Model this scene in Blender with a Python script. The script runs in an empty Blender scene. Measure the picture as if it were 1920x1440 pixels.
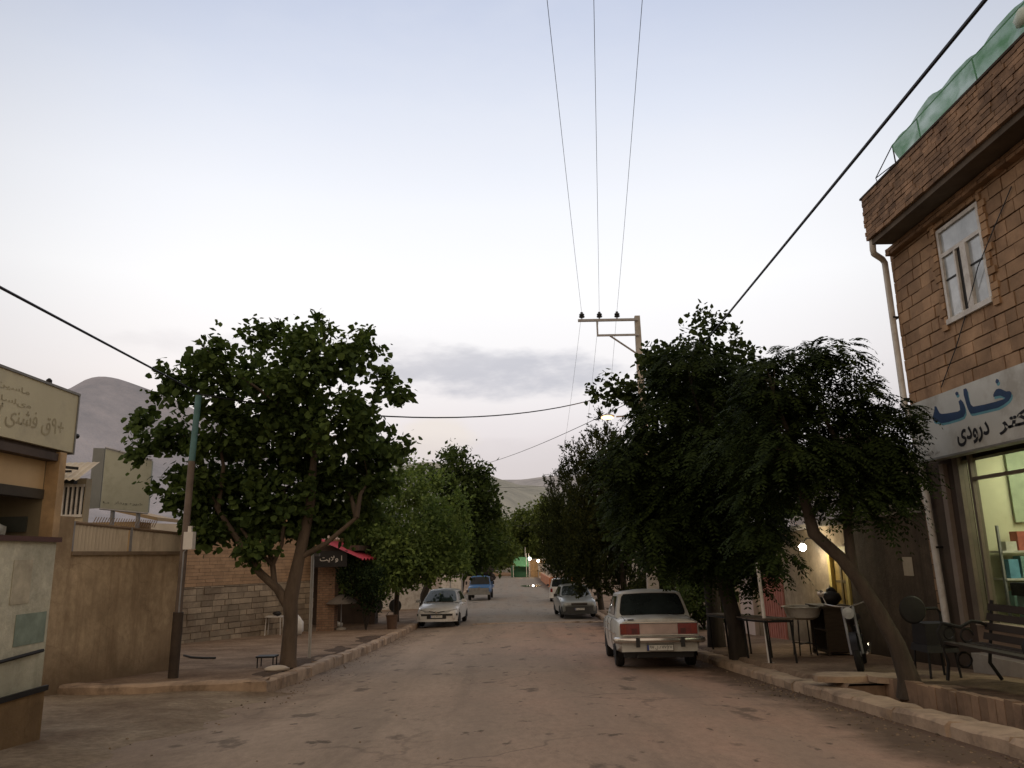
import bpy, math, random
import numpy as np
from mathutils import Vector, Matrix, Euler
R = math.radians
rnd = random.Random(7)
sc = bpy.context.scene
col = sc.collection

# ------------------------------------------------------------------ helpers
class MB:
    """collects geometry for ONE mesh object"""
    def __init__(s): s.v = []; s.f = []
    def add(s, vs, fs):
        b = len(s.v); s.v += [tuple(p) for p in vs]; s.f += [tuple(i + b for i in f) for f in fs]
        return s
    def box(s, c, d, rot=None, taper=1.0):
        x, y, z = d[0] / 2, d[1] / 2, d[2] / 2
        vs = [Vector((sx * x * (taper if sz > 0 else 1), sy * y * (taper if sz > 0 else 1), sz * z)) for sz in (-1, 1) for sy in (-1, 1) for sx in (-1, 1)]
        if rot: m = Euler(rot).to_matrix(); vs = [m @ p for p in vs]
        c = Vector(c)
        return s.add([p + c for p in vs], [(0, 2, 3, 1), (4, 5, 7, 6), (0, 1, 5, 4), (2, 6, 7, 3), (0, 4, 6, 2), (1, 3, 7, 5)])
    def span(s, a, b):
        return s.box([(a[i] + b[i]) / 2 for i in range(3)], [abs(b[i] - a[i]) for i in range(3)])
    def quad(s, a, b, c, d): return s.add([a, b, c, d], [(0, 1, 2, 3)])
    def poly(s, pts): return s.add(pts, [tuple(range(len(pts)))])
    def prism(s, pts, off):
        """closed polygon extruded by the vector off"""
        n = len(pts); o = Vector(off); a = [Vector(p) for p in pts]
        return s.add(a + [p + o for p in a], [tuple(range(n))[::-1], tuple(range(n, 2 * n))] + [(i, (i + 1) % n, n + (i + 1) % n, n + i) for i in range(n)])
    def tube(s, path, rad, n=8, cap=True):
        P = [Vector(p) for p in path]
        if not hasattr(rad, '__len__'): rad = [rad] * len(P)
        rings = []; ref = None
        for i, p in enumerate(P):
            t = (P[min(i + 1, len(P) - 1)] - P[max(i - 1, 0)])
            if t.length < 1e-9: t = Vector((0, 0, 1))
            t.normalize()
            if ref is None: ref = Vector((1, 0, 0)) if abs(t.x) < .8 else Vector((0, 1, 0))
            u = (ref - t * ref.dot(t)); u.normalize(); w = t.cross(u); ref = u
            rings.append([p + (u * math.cos(2 * math.pi * k / n) + w * math.sin(2 * math.pi * k / n)) * rad[i] for k in range(n)])
        vs = [q for r in rings for q in r]; fs = []
        for i in range(len(P) - 1):
            for k in range(n):
                fs.append((i * n + k, i * n + (k + 1) % n, (i + 1) * n + (k + 1) % n, (i + 1) * n + k))
        if cap: fs += [tuple(range(n))[::-1], tuple(range((len(P) - 1) * n, len(P) * n))]
        return s.add(vs, fs)
    def lathe(s, c, prof, axis='z', n=16):
        """prof = [(radius, height)...] turned about an axis through c"""
        vs = []; fs = []
        for r, h in prof:
            for k in range(n):
                a = 2 * math.pi * k / n; x, y = r * math.cos(a), r * math.sin(a)
                p = (x, y, h) if axis == 'z' else ((h, x, y) if axis == 'x' else (y, h, x))
                vs.append((c[0] + p[0], c[1] + p[1], c[2] + p[2]))
        for i in range(len(prof) - 1):
            for k in range(n): fs.append((i * n + k, i * n + (k + 1) % n, (i + 1) * n + (k + 1) % n, (i + 1) * n + k))
        if prof[0][0] > 1e-4: fs.append(tuple(range(n))[::-1])
        if prof[-1][0] > 1e-4: fs.append(tuple(range((len(prof) - 1) * n, len(prof) * n)))
        return s.add(vs, fs)
    def ball(s, c, r, n=10, sq=(1, 1, 1), jit=0, rg=rnd):
        vs = []; m = max(4, n // 2 + 1)
        for i in range(m + 1):
            th = math.pi * i / m
            for k in range(n):
                a = 2 * math.pi * k / n; q = r * (1 + rg.uniform(-jit, jit))
                vs.append((c[0] + q * sq[0] * math.sin(th) * math.cos(a), c[1] + q * sq[1] * math.sin(th) * math.sin(a), c[2] + q * sq[2] * math.cos(th)))
        fs = [(i * n + k, (i + 1) * n + k, (i + 1) * n + (k + 1) % n, i * n + (k + 1) % n) for i in range(m) for k in range(n)]
        return s.add(vs, fs)
    def grid(s, P):
        """P[i][j] points"""
        h, w = len(P), len(P[0])
        return s.add([p for r in P for p in r], [(i * w + j, i * w + j + 1, (i + 1) * w + j + 1, (i + 1) * w + j) for i in range(h - 1) for j in range(w - 1)])
    def build(s, name, m, parent=None, world=False, smooth=None):
        me = bpy.data.meshes.new(name)
        vs = s.v
        if world and parent is not None:
            o = OFF[parent]; vs = [(a - o[0], b - o[1], c - o[2]) for a, b, c in vs]
        me.from_pydata(vs, [], s.f); me.validate(); me.update()
        return link(name, me, m, parent, smooth)
OFF = {}
def link(name, me, m, parent=None, smooth=None):
    if m: me.materials.append(m)
    if smooth is not None:
        me.shade_smooth()
        if smooth: me.set_sharp_from_angle(angle=R(smooth))
    o = bpy.data.objects.new(name, me); col.objects.link(o)
    if parent is not None:
        o.parent = parent; OFF[o] = OFF[parent]
    else: OFF[o] = Vector((0, 0, 0))
    return o
def tag(o, label, cat, group=None, kind=None):
    if label: o['label'] = label
    if cat: o['category'] = cat
    if group: o['group'] = group
    if kind: o['kind'] = kind
    return o
def struct(o): o['kind'] = 'structure'; return o
def thing(name, label, cat, loc=(0, 0, 0), rot=(0, 0, 0), group=None):
    o = bpy.data.objects.new(name, None); col.objects.link(o)
    o.location = loc; o.rotation_euler = rot; o.empty_display_size = .2
    OFF[o] = Vector(loc)
    return tag(o, label, cat, group)
def dup(root, loc, rot=None, label=None):
    r = root.copy(); col.objects.link(r); r.location = loc
    if rot: r.rotation_euler = rot
    if label: r['label'] = label
    for ch in root.children:
        c = ch.copy(); col.objects.link(c); c.parent = r
        for g in ch.children:
            d = g.copy(); col.objects.link(d); d.parent = c
    return r

# ------------------------------------------------------------------ materials
def nodes(name):
    m = bpy.data.materials.new(name); m.use_nodes = True
    nt = m.node_tree; b = nt.nodes['Principled BSDF']
    return m, nt, b
def N(nt, t, **kw):
    n = nt.nodes.new(t)
    for k, v in kw.items(): setattr(n, k, v)
    return n
def mix(nt, a, b, f, mode='MIX'):
    n = N(nt, 'ShaderNodeMix', data_type='RGBA', blend_type=mode)
    for sock, v in ((n.inputs[0], f), (n.inputs[6], a), (n.inputs[7], b)):
        if hasattr(v, 'is_linked'): nt.links.new(v, sock)
        elif isinstance(v, (int, float)): sock.default_value = v
        else: sock.default_value = (*v, 1)
    return n.outputs[2]
def math_(nt, op, a, b=None, clamp=False):
    n = N(nt, 'ShaderNodeMath', operation=op, use_clamp=clamp)
    for i, v in enumerate((a, b)):
        if v is None: continue
        if hasattr(v, 'is_linked'): nt.links.new(v, n.inputs[i])
        else: n.inputs[i].default_value = v
    return n.outputs[0]
def maprange(nt, v, a, b, c=0., d=1., smooth=False):
    n = N(nt, 'ShaderNodeMapRange')
    if smooth: n.interpolation_type = 'SMOOTHSTEP'
    nt.links.new(v, n.inputs[0])
    for i, x in enumerate((a, b, c, d)): n.inputs[i + 1].default_value = x
    return n.outputs[0]
def noise(nt, scale, detail=4, rough=.6, stretch=None, coord='Object'):
    tc = N(nt, 'ShaderNodeTexCoord'); v = tc.outputs[coord]
    if stretch:
        mp = N(nt, 'ShaderNodeMapping'); mp.inputs['Scale'].default_value = stretch
        nt.links.new(v, mp.inputs[0]); v = mp.outputs[0]
    n = N(nt, 'ShaderNodeTexNoise'); n.inputs['Scale'].default_value = scale
    n.inputs['Detail'].default_value = detail; n.inputs['Roughness'].default_value = rough
    nt.links.new(v, n.inputs['Vector'])
    return n.outputs['Fac']
def bump(nt, b, h, strength, dist=.02):
    n = N(nt, 'ShaderNodeBump'); n.inputs['Strength'].default_value = strength; n.inputs['Distance'].default_value = dist
    nt.links.new(h, n.inputs['Height']); nt.links.new(n.outputs[0], b.inputs['Normal'])
sc3 = lambda c, k: tuple(min(1, x * k) for x in c)
MC = {}
def mat(name, c, rough=.8, var=.25, scale=3., metal=0., bmp=0., island=0., dirt=None, dscale=.8, spec=.4, stretch=None, coat=0.):
    if name in MC: return MC[name]
    m, nt, b = nodes(name)
    f = noise(nt, scale, 5, .65, stretch)
    f1 = maprange(nt, f, .3, .7)
    c0 = mix(nt, sc3(c, 1 - var), sc3(c, 1 + var), f1)
    if island:
        g = N(nt, 'ShaderNodeNewGeometry')
        k = maprange(nt, g.outputs['Random Per Island'], 0, 1, 1 - island, 1 + island)
        cb = N(nt, 'ShaderNodeCombineColor')
        for i in range(3): nt.links.new(k, cb.inputs[i])
        c0 = mix(nt, c0, cb.outputs[0], 1.0, 'MULTIPLY')
    if dirt:
        d = maprange(nt, noise(nt, dscale, 6, .7, stretch), .48, .66)
        c0 = mix(nt, c0, dirt, math_(nt, 'MULTIPLY', d, .75))
    nt.links.new(c0, b.inputs['Base Color'])
    b.inputs['Roughness'].default_value = rough; b.inputs['Metallic'].default_value = metal
    b.inputs['Specular IOR Level'].default_value = spec
    if coat: b.inputs['Coat Weight'].default_value = coat; b.inputs['Coat Roughness'].default_value = .08
    if bmp: bump(nt, b, noise(nt, scale * 4, 4, .7, stretch), bmp)
    MC[name] = m
    return m
def plaster(name, c, stain, drip=.6, base_z=None, crack=.5, scale=1.1):
    m, nt, b = nodes(name)
    f = maprange(nt, noise(nt, scale, 7, .68), .34, .66)
    c0 = mix(nt, sc3(c, .72), sc3(c, 1.22), f)
    f2 = maprange(nt, noise(nt, 7, 6, .75), .3, .7, .82, 1.16)
    cb = N(nt, 'ShaderNodeCombineColor')
    for i in range(3): nt.links.new(f2, cb.inputs[i])
    c0 = mix(nt, c0, cb.outputs[0], 1, 'MULTIPLY')
    pt = maprange(nt, noise(nt, .55, 3, .5), .56, .6)
    c0 = mix(nt, c0, sc3(c, 1.15), math_(nt, 'MULTIPLY', pt, .35))
    d = maprange(nt, noise(nt, 3.2, 5, .7, (1, 1, .1)), .5, .68)
    c0 = mix(nt, c0, stain, math_(nt, 'MULTIPLY', d, drip))
    d2 = maprange(nt, noise(nt, .8, 7, .7), .5, .62)
    c0 = mix(nt, c0, stain, math_(nt, 'MULTIPLY', d2, .55))
    if base_z is not None:
        tc = N(nt, 'ShaderNodeTexCoord'); sp = N(nt, 'ShaderNodeSeparateXYZ'); nt.links.new(tc.outputs['Object'], sp.inputs[0])
        zz = math_(nt, 'ADD', sp.outputs[2], math_(nt, 'MULTIPLY', math_(nt, 'SUBTRACT', noise(nt, 1.6, 5), .5), 1.1))
        c0 = mix(nt, c0, sc3(stain, .7), math_(nt, 'MULTIPLY', maprange(nt, zz, base_z, base_z + .55, 1, 0), .8))
    vo = N(nt, 'ShaderNodeTexVoronoi', feature='DISTANCE_TO_EDGE'); vo.inputs['Scale'].default_value = .7
    tc = N(nt, 'ShaderNodeTexCoord'); nz = N(nt, 'ShaderNodeTexNoise'); nz.inputs['Scale'].default_value = 2.; nz.inputs['Detail'].default_value = 6
    nt.links.new(tc.outputs['Object'], nz.inputs['Vector']); va = N(nt, 'ShaderNodeVectorMath', operation='ADD')
    nt.links.new(tc.outputs['Object'], va.inputs[0]); nt.links.new(nz.outputs['Color'], va.inputs[1]); nt.links.new(va.outputs[0], vo.inputs['Vector'])
    c0 = mix(nt, c0, sc3(stain, .4), math_(nt, 'MULTIPLY', maprange(nt, vo.outputs['Distance'], .003, .012, 1, 0), crack))
    nt.links.new(c0, b.inputs['Base Color']); b.inputs['Roughness'].default_value = .92; b.inputs['Specular IOR Level'].default_value = .15
    bump(nt, b, noise(nt, 6, 7, .75), .6, .03)
    MC[name] = m
    return m
def emit(name, c, s):
    if name in MC: return MC[name]
    m, nt, b = nodes(name)
    f = maprange(nt, noise(nt, 4), .3, .7, .9, 1.1)
    b.inputs['Base Color'].default_value = (*c, 1); b.inputs['Emission Color'].default_value = (*c, 1)
    nt.links.new(math_(nt, 'MULTIPLY', f, s), b.inputs['Emission Strength'])
    MC[name] = m
    return m
def leafmat(name, c, hue=(1.25, 1.1, .8), trans=.25):
    m, nt, b = nodes(name)
    g = N(nt, 'ShaderNodeNewGeometry')
    f = g.outputs['Random Per Island']
    big = maprange(nt, noise(nt, .9, 2), .35, .65)
    c0 = mix(nt, sc3(c, .45), tuple(c[i] * hue[i] * 1.15 for i in range(3)), f)
    c1 = mix(nt, sc3(c, .6), c0, maprange(nt, big, 0, 1, .45, 1))
    nt.links.new(c1, b.inputs['Base Color']); b.inputs['Roughness'].default_value = .75
    b.inputs['Specular IOR Level'].default_value = .05
    t = N(nt, 'ShaderNodeBsdfTranslucent'); nt.links.new(mix(nt, c1, (1.2, 1.25, .7), 1., 'MULTIPLY'), t.inputs[0])
    ms = N(nt, 'ShaderNodeMixShader'); ms.inputs[0].default_value = trans
    nt.links.new(b.outputs[0], ms.inputs[1]); nt.links.new(t.outputs[0], ms.inputs[2])
    nt.links.new(ms.outputs[0], nt.nodes['Material Output'].inputs[0])
    return m
def glassmat(name, c=(.012, .016, .016), rough=.06, spec=.6):
    m, nt, b = nodes(name)
    f = maprange(nt, noise(nt, 2.5, 4), .3, .7)
    nt.links.new(mix(nt, sc3(c, .7), sc3(c, 1.5), f), b.inputs['Base Color'])
    b.inputs['Roughness'].default_value = rough; b.inputs['Specular IOR Level'].default_value = spec
    return m
def clearglass(name):
    m, nt, b = nodes(name)
    t = N(nt, 'ShaderNodeBsdfTransparent'); t.inputs[0].default_value = (.86, .9, .84, 1)
    g = N(nt, 'ShaderNodeBsdfGlossy'); g.inputs['Roughness'].default_value = .05
    lw = N(nt, 'ShaderNodeLayerWeight'); lw.inputs[0].default_value = .5
    fr = math_(nt, 'ADD', math_(nt, 'MULTIPLY', math_(nt, 'POWER', lw.outputs['Facing'], 5.), .6), .02)
    sm = maprange(nt, noise(nt, 1.5, 3), .3, .7, .8, 1.1)
    ms = N(nt, 'ShaderNodeMixShader'); nt.links.new(math_(nt, 'MULTIPLY', fr, sm), ms.inputs[0])
    nt.links.new(t.outputs[0], ms.inputs[1]); nt.links.new(g.outputs[0], ms.inputs[2])
    nt.links.new(ms.outputs[0], nt.nodes['Material Output'].inputs[0])
    return m
def coursed(name, c, c2, mortar, bw, bh, axis, ms=.012, bmp=.5, dirt=None):
    """masonry in courses on a vertical face, axis = horizontal direction of the face"""
    m, nt, b = nodes(name)
    tc = N(nt, 'ShaderNodeTexCoord'); sp = N(nt, 'ShaderNodeSeparateXYZ'); nt.links.new(tc.outputs['Object'], sp.inputs[0])
    u = math_(nt, 'ADD', math_(nt, 'MULTIPLY', sp.outputs[0], axis[0]), math_(nt, 'MULTIPLY', sp.outputs[1], axis[1]))
    cv = N(nt, 'ShaderNodeCombineXYZ'); nt.links.new(u, cv.inputs[0]); nt.links.new(sp.outputs[2], cv.inputs[1])
    br = N(nt, 'ShaderNodeTexBrick'); nt.links.new(cv.outputs[0], br.inputs[0])
    br.inputs['Scale'].default_value = 1; br.inputs['Brick Width'].default_value = bw; br.inputs['Row Height'].default_value = bh
    br.inputs['Mortar Size'].default_value = ms; br.inputs['Mortar Smooth'].default_value = .3
    br.inputs['Color1'].default_value = (*c, 1); br.inputs['Color2'].default_value = (*c2, 1); br.inputs['Mortar'].default_value = (*mortar, 1)
    f = maprange(nt, noise(nt, 5, 5), .3, .7, .75, 1.2)
    cb = N(nt, 'ShaderNodeCombineColor')
    for i in range(3): nt.links.new(f, cb.inputs[i])
    c0 = mix(nt, br.outputs[0], cb.outputs[0], 1, 'MULTIPLY')
    if dirt: c0 = mix(nt, c0, dirt, math_(nt, 'MULTIPLY', maprange(nt, noise(nt, .9, 5), .45, .7), .6))
    nt.links.new(c0, b.inputs['Base Color']); b.inputs['Roughness'].default_value = .9
    bump(nt, b, math_(nt, 'SUBTRACT', 1., br.outputs['Fac']), bmp, .02)
    return m

# ------------------------------------------------------------------ terrain profile (the street runs downhill, then levels out)
PR = [(-400, 4.), (-30, 1.9), (0, 0), (14.1, -.874), (22.6, -1.278), (29.1, -1.504), (33.8, -1.617), (51.7, -1.861), (75.2, -1.993), (113, -1.927), (188, -1.786), (9000, -1.786)]
PX = [a for a, b in PR]; PZ = [b for a, b in PR]
def zr(y): return float(np.mean([np.interp(y + d, PX, PZ) for d in (-2, -1, 0, 1, 2)]))
def wob(x, y): return .5 * math.sin(1.7 * x + .9 * y) + .3 * math.sin(.8 * x - 2.1 * y + 1) + .2 * math.sin(4.1 * x + 3.3 * y + 2)
def frange(a, b, n): return [a + (b - a) * i / n for i in range(n + 1)]
YS = frange(-8, 16, 96) + frange(16, 40, 60)[1:] + frange(40, 122, 60)[1:]
KL, KR = -3.85, 4.05          # kerb faces

def roadmat():
    m, nt, b = nodes('dusty_asphalt')
    tc = N(nt, 'ShaderNodeTexCoord'); sp = N(nt, 'ShaderNodeSeparateXYZ'); nt.links.new(tc.outputs['Object'], sp.inputs[0])
    x, y = sp.outputs[0], sp.outputs[1]
    dustL, dustLitR, asp = (.37, .285, .215), (.39, .245, .18), (.25, .225, .19)
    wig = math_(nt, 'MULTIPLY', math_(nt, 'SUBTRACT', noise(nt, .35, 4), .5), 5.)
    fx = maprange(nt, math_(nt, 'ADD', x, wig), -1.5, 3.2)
    base = mix(nt, dustL, dustLitR, fx)  # warm light over the right side is mixed into the dust colour
    fy = maprange(nt, math_(nt, 'ADD', y, math_(nt, 'MULTIPLY', wig, .5)), 32.5, 35.5)
    base = mix(nt, base, asp, fy)
    pat = maprange(nt, noise(nt, .6, 6, .65, (1, .5, 1)), .35, .68)
    base = mix(nt, (.25, .20, .15), base, maprange(nt, pat, 0, 1, .35, 1))
    det = maprange(nt, noise(nt, 9, 6, .75, (1.4, .6, 1)), .3, .72, .8, 1.14)
    cb = N(nt, 'ShaderNodeCombineColor')
    for i in range(3): nt.links.new(det, cb.inputs[i])
    base = mix(nt, base, cb.outputs[0], 1, 'MULTIPLY')
    gr = maprange(nt, noise(nt, 70, 3, .8), .3, .7, .86, 1.14)
    cb2 = N(nt, 'ShaderNodeCombineColor')
    for i in range(3): nt.links.new(gr, cb2.inputs[i])
    base = mix(nt, base, cb2.outputs[0], 1, 'MULTIPLY')
    # tyre-worn streaks along the street
    st = maprange(nt, noise(nt, 1.6, 5, .6, (1, .08, 1)), .52, .7)
    base = mix(nt, base, (.12, .098, .075), math_(nt, 'MULTIPLY', st, .38))
    for cx_ in (-1.9, -.45, .95, 2.4):
        q = math_(nt, 'ABSOLUTE', math_(nt, 'SUBTRACT', math_(nt, 'ADD', x, math_(nt, 'MULTIPLY', wig, .08)), cx_))
        tr = math_(nt, 'MULTIPLY', maprange(nt, q, .1, .42, 1, 0, True), maprange(nt, noise(nt, .8, 4, .6, (1, .3, 1)), .35, .65))
        base = mix(nt, base, (.25, .195, .15), math_(nt, 'MULTIPLY', tr, .6))
    # oil and damp blotches
    bl = maprange(nt, noise(nt, 1.1, 5, .6, (1.25, .75, 1)), .615, .67)
    bl2 = maprange(nt, noise(nt, 3.0, 4, .55, (1.3, .8, 1)), .655, .70)
    base = mix(nt, base, (.058, .046, .036), math_(nt, 'MULTIPLY', bl, .62))
    base = mix(nt, base, (.055, .042, .032), math_(nt, 'MULTIPLY', bl2, .7))
    # cracks
    vo = N(nt, 'ShaderNodeTexVoronoi', feature='DISTANCE_TO_EDGE'); vo.inputs['Scale'].default_value = .42
    mp = N(nt, 'ShaderNodeVectorMath', operation='ADD')
    nz = N(nt, 'ShaderNodeTexNoise'); nz.inputs['Scale'].default_value = 1.2; nz.inputs['Detail'].default_value = 5
    nt.links.new(tc.outputs['Object'], nz.inputs['Vector'])
    nt.links.new(tc.outputs['Object'], mp.inputs[0]); nt.links.new(nz.outputs['Color'], mp.inputs[1]); nt.links.new(mp.outputs[0], vo.inputs['Vector'])
    ck = maprange(nt, vo.outputs['Distance'], .004, .014, 1, 0)
    base = mix(nt, base, (.075, .06, .046), math_(nt, 'MULTIPLY', math_(nt, 'MULTIPLY', ck, maprange(nt, noise(nt, .25, 3), .45, .6)), .4))
    # soil washed along the gutters
    ax = math_(nt, 'ABSOLUTE', math_(nt, 'SUBTRACT', x, .1))
    ed = maprange(nt, math_(nt, 'ADD', ax, math_(nt, 'MULTIPLY', math_(nt, 'SUBTRACT', noise(nt, 1.1, 6, .7), .5), 2.2)), 2.95, 3.6)
    base = mix(nt, base, (.085, .056, .038), math_(nt, 'MULTIPLY', math_(nt, 'MULTIPLY', ed, maprange(nt, x, -3.3, -2.4, .35, 1.)), .85))
    nt.links.new(base, b.inputs['Base Color']); b.inputs['Roughness'].default_value = .9; b.inputs['Specular IOR Level'].default_value = .2
    bump(nt, b, noise(nt, 30, 5, .8), .3, .008)
    return m
def soilmat(name, c, c2, sc_=1.1):
    m, nt, b = nodes(name)
    f = maprange(nt, noise(nt, sc_, 6, .65), .36, .64)
    f2 = maprange(nt, noise(nt, 11, 6, .75), .3, .7, .65, 1.25)
    cb = N(nt, 'ShaderNodeCombineColor')
    for i in range(3): nt.links.new(f2, cb.inputs[i])
    nt.links.new(mix(nt, mix(nt, c, c2, f), cb.outputs[0], 1, 'MULTIPLY'), b.inputs['Base Color'])
    b.inputs['Roughness'].default_value = .95; b.inputs['Specular IOR Level'].default_value = .15
    bump(nt, b, noise(nt, 14, 6, .8), .7, .03)
    return m

M = dict(
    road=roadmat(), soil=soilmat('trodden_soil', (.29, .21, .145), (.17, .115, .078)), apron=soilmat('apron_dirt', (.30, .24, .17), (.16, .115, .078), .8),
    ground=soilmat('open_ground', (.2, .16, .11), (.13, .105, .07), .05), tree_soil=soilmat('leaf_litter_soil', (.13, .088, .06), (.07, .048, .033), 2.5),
    kerb=mat('kerb_concrete', (.36, .265, .185), .9, .3, 2.5, bmp=.6, dirt=(.1, .07, .05), dscale=1.5),
    channel=mat('channel_brick', (.235, .155, .1), .9, .3, 2., bmp=.5, dirt=(.1, .065, .045), dscale=1.7, stretch=(1, 2.5, .35)),
    concrete=mat('concrete', (.33, .3, .26), .85, .2, 3, bmp=.3), pole=mat('pole_concrete', (.36, .34, .31), .85, .2, 4, bmp=.3),
    steel=mat('galvanised_steel', (.3, .3, .31), .55, .2, 6, metal=.6), iron=mat('dark_iron', (.014, .013, .012), .6, .3, 8, metal=.3),
    black=mat('black_paint', (.012, .011, .011), .55, .3, 6), rubber=mat('rubber', (.014, .013, .012), .8, .3, 10), wire=mat('cable_sheath', (.012, .013, .018), .6, .2, 5),
    insul=mat('insulator_glaze', (.02, .022, .025), .3, .3, 8), white_paint=mat('white_paint', (.62, .6, .56), .6, .1, 4, dirt=(.35, .3, .25), dscale=3),
    pipe=mat('drain_pipe_paint', (.64, .62, .58), .6, .1, 3, dirt=(.42, .38, .33), dscale=2.5),
    carwhite=mat('white_car_paint', (.56, .565, .53), .38, .06, 2, dirt=(.36, .32, .26), dscale=1.6, coat=.35), carwhite2=mat('fresh_white_car_paint', (.64, .65, .63), .32, .05, 2, dirt=(.45, .42, .38), dscale=1.4, coat=.5),
    cargrey=mat('silver_grey_car_paint', (.22, .235, .225), .3, .08, 2, coat=.5, metal=.25), carblue=mat('blue_truck_paint', (.03, .13, .32), .4, .2, 3, dirt=(.12, .1, .08), dscale=3),
    chrome=mat('dulled_chrome', (.5, .48, .45), .25, .15, 4, metal=.9), plastic=mat('dark_plastic', (.02, .02, .02), .5, .2, 6), greybump=mat('grey_bumper', (.19, .19, .18), .6, .2, 5),
    taillight=mat('red_lens', (.16, .012, .012), .2, .3, 9, spec=.6), amber=mat('amber_lens', (.2, .022, .012), .25, .2, 9), lens=mat('clear_lens', (.42, .44, .44), .12, .15, 20, spec=.8),
    rim=mat('wheel_rim', (.3, .3, .3), .4, .2, 6, metal=.5), plate=mat('plate_white', (.62, .62, .58), .6, .06, 5), plateblue=mat('plate_blue', (.03, .06, .3), .5, .1, 5),
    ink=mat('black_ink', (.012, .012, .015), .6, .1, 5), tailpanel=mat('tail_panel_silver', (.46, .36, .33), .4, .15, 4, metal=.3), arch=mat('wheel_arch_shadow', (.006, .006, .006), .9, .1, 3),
    glass=glassmat('tinted_car_glass', (.02, .026, .026), .05, .8), glass2=glassmat('windscreen_glass', (.03, .045, .045), .05, .8), wglass=glassmat('sky_reflecting_window_glass', (.32, .35, .37), .12, .9),
    clear=clearglass('shop_glass'), seat=mat('seat_cloth', (.03, .028, .026), .9, .2, 9),
)

# ------------------------------------------------------------------ setting: ground, road, pavements, kerbs
def sheet(name, m, xs, ys, zf, smooth=60):
    g = MB(); g.grid([[(x, y, zf(x, y)) for x in xs] for y in ys])
    return struct(g.build(name, m, smooth=smooth))
gx = [-9000, -2500, -700, -200, -60, -30, -13.5, -12.5] + frange(-12, 12, 6) + [12.5, 13.5, 30, 60, 200, 700, 2500, 9000]
gy = [-400, -60] + frange(-30, 118, 37) + [122.5, 123.5, 140, 170, 250, 500, 1200, 3000, 9000]
sheet('ground', M['ground'], gx, gy, lambda x, y: zr(y) + (-.75 if abs(x) < 12.6 and y < 123 else .06) + (0 if y < 600 else (y - 600) * .004))
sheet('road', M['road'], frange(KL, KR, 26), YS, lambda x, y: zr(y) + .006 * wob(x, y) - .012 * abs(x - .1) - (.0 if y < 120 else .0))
def pz(x, y): return zr(y) + .14 + .02 * wob(x * .7, y * .7)
ysl = [y for y in YS if y > 12.9]; ysl = [12.8] + ysl
sheet('pavement', M['soil'], frange(-14, -4.07, 22), ysl, pz)
sheet('pavement', M['soil'], frange(4.96, 14, 20), YS, pz)
ysr = [10.62] + [y for y in YS if y > 10.7]
sheet('pavement', M['soil'], [4.36, 4.42, 4.7, 4.97], ysr, lambda x, y: (zr(y) + .06 if x < 4.4 else pz(x, y) - .004))
ya = [y for y in YS if y < 12.6] + [12.76]
sheet('dirt_apron', M['apron'], frange(-14, KL - .8, 30) + frange(KL - .8, KL + 1.3, 16)[1:], ya, lambda x, y: zr(y) - .047 + .075 * max(-1.5, min(1, (KL + .2 + .45 * wob(x * .8, y * 2.2) - x) / 1.0)) + .035 * wob(x * 1.3, y * 1.1) * min(1, max(0, KL - x)))
def kerb(name, x0, x1, ys, h, lo=-.3, irregular=.03):
    g = MB(); P = []
    rg = random.Random(3)
    yj = []
    for k, y in enumerate(ys):
        yj.append((y, 0))
        if k % 3 == 2: d = rg.uniform(.05, .2); yj += [(y + d, 0), (y + d + .012, .045), (y + d + .03, .045), (y + d + .042, 0)]
    for y, dj in yj:
        j = lambda: rg.uniform(-irregular, irregular)
        z = zr(y) - dj
        P.append([(x0, y, z + lo), (x0 + j() * .6, y, z + h - .03 + j() * .4), (x0 + .03 * (1 if x1 > x0 else -1), y, z + h + j() * .5), (x1 + j() * .6, y, z + h + j() * .5), (x1, y, z + lo)])
    g.grid(P); g.poly(P[0]); g.poly(P[-1][::-1])
    return struct(g.build(name, M['kerb'], smooth=40))
fine = lambda a, b: frange(a, b, int((b - a) / .33))
kerb('kerb', KL, -4.1, fine(12.78, 121), .15)
kerb('kerb', KR, 4.4, fine(-8, 121), .085)
# step up from the dirt apron to the left pavement
g = MB(); rg = random.Random(5); P = []
for x in frange(-14, -3.9, 34):
    j = lambda: rg.uniform(-.02, .02); yy = 12.72 + .1 * math.sin(x * 1.3) - .12 * max(0, (-4.6 - x) * .1); z = zr(12.8)
    P.append([(x, yy, z - .25), (x, yy + j(), z + .125 + j() * .5), (x, yy + .04, z + .155 + j()), (x, yy + .25 + j(), z + .155 + j()), (x, yy + .27, z - .2)])
g.grid(P); struct(g.build('kerb', M['kerb'], smooth=40))
# drain channel on the right
g = MB(); yc = [y for y in YS if y < 10.65] + [10.68]
g.grid([[(4.38, y, zr(y) - .45), (4.94, y, zr(y) - .45)] for y in yc]); struct(g.build('channel_bed', M['tree_soil']))
g = MB(); rg = random.Random(9)
for y in frange(-8, 10.55, 130):
    t = .2 + rg.uniform(-.012, .012)
    g.span((4.9 + rg.uniform(-.006, .006), y + .003, zr(y) - .48), (5.0, y + .139, zr(y) + t))
struct(g.build('channel_wall', mat('channel_bricks', (.24, .155, .1), .9, .25, 3, bmp=.4, island=.22, dirt=(.1, .065, .045), dscale=1.6)))
g = MB(); g.span((4.38, 10.66, zr(10.6) - .5), (4.96, 10.72, zr(10.6) + .1)); struct(g.build('channel_wall', M['channel']))
sheet('soil_bed', M['tree_soil'], frange(-4.95, -4.09, 8), [y for y in YS if 13.2 < y < 27], lambda x, y: zr(y) + .15 + .03 * wob(x * 2, y * 1.6) - .1 * max(0, (-4.5 - x)))
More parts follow.
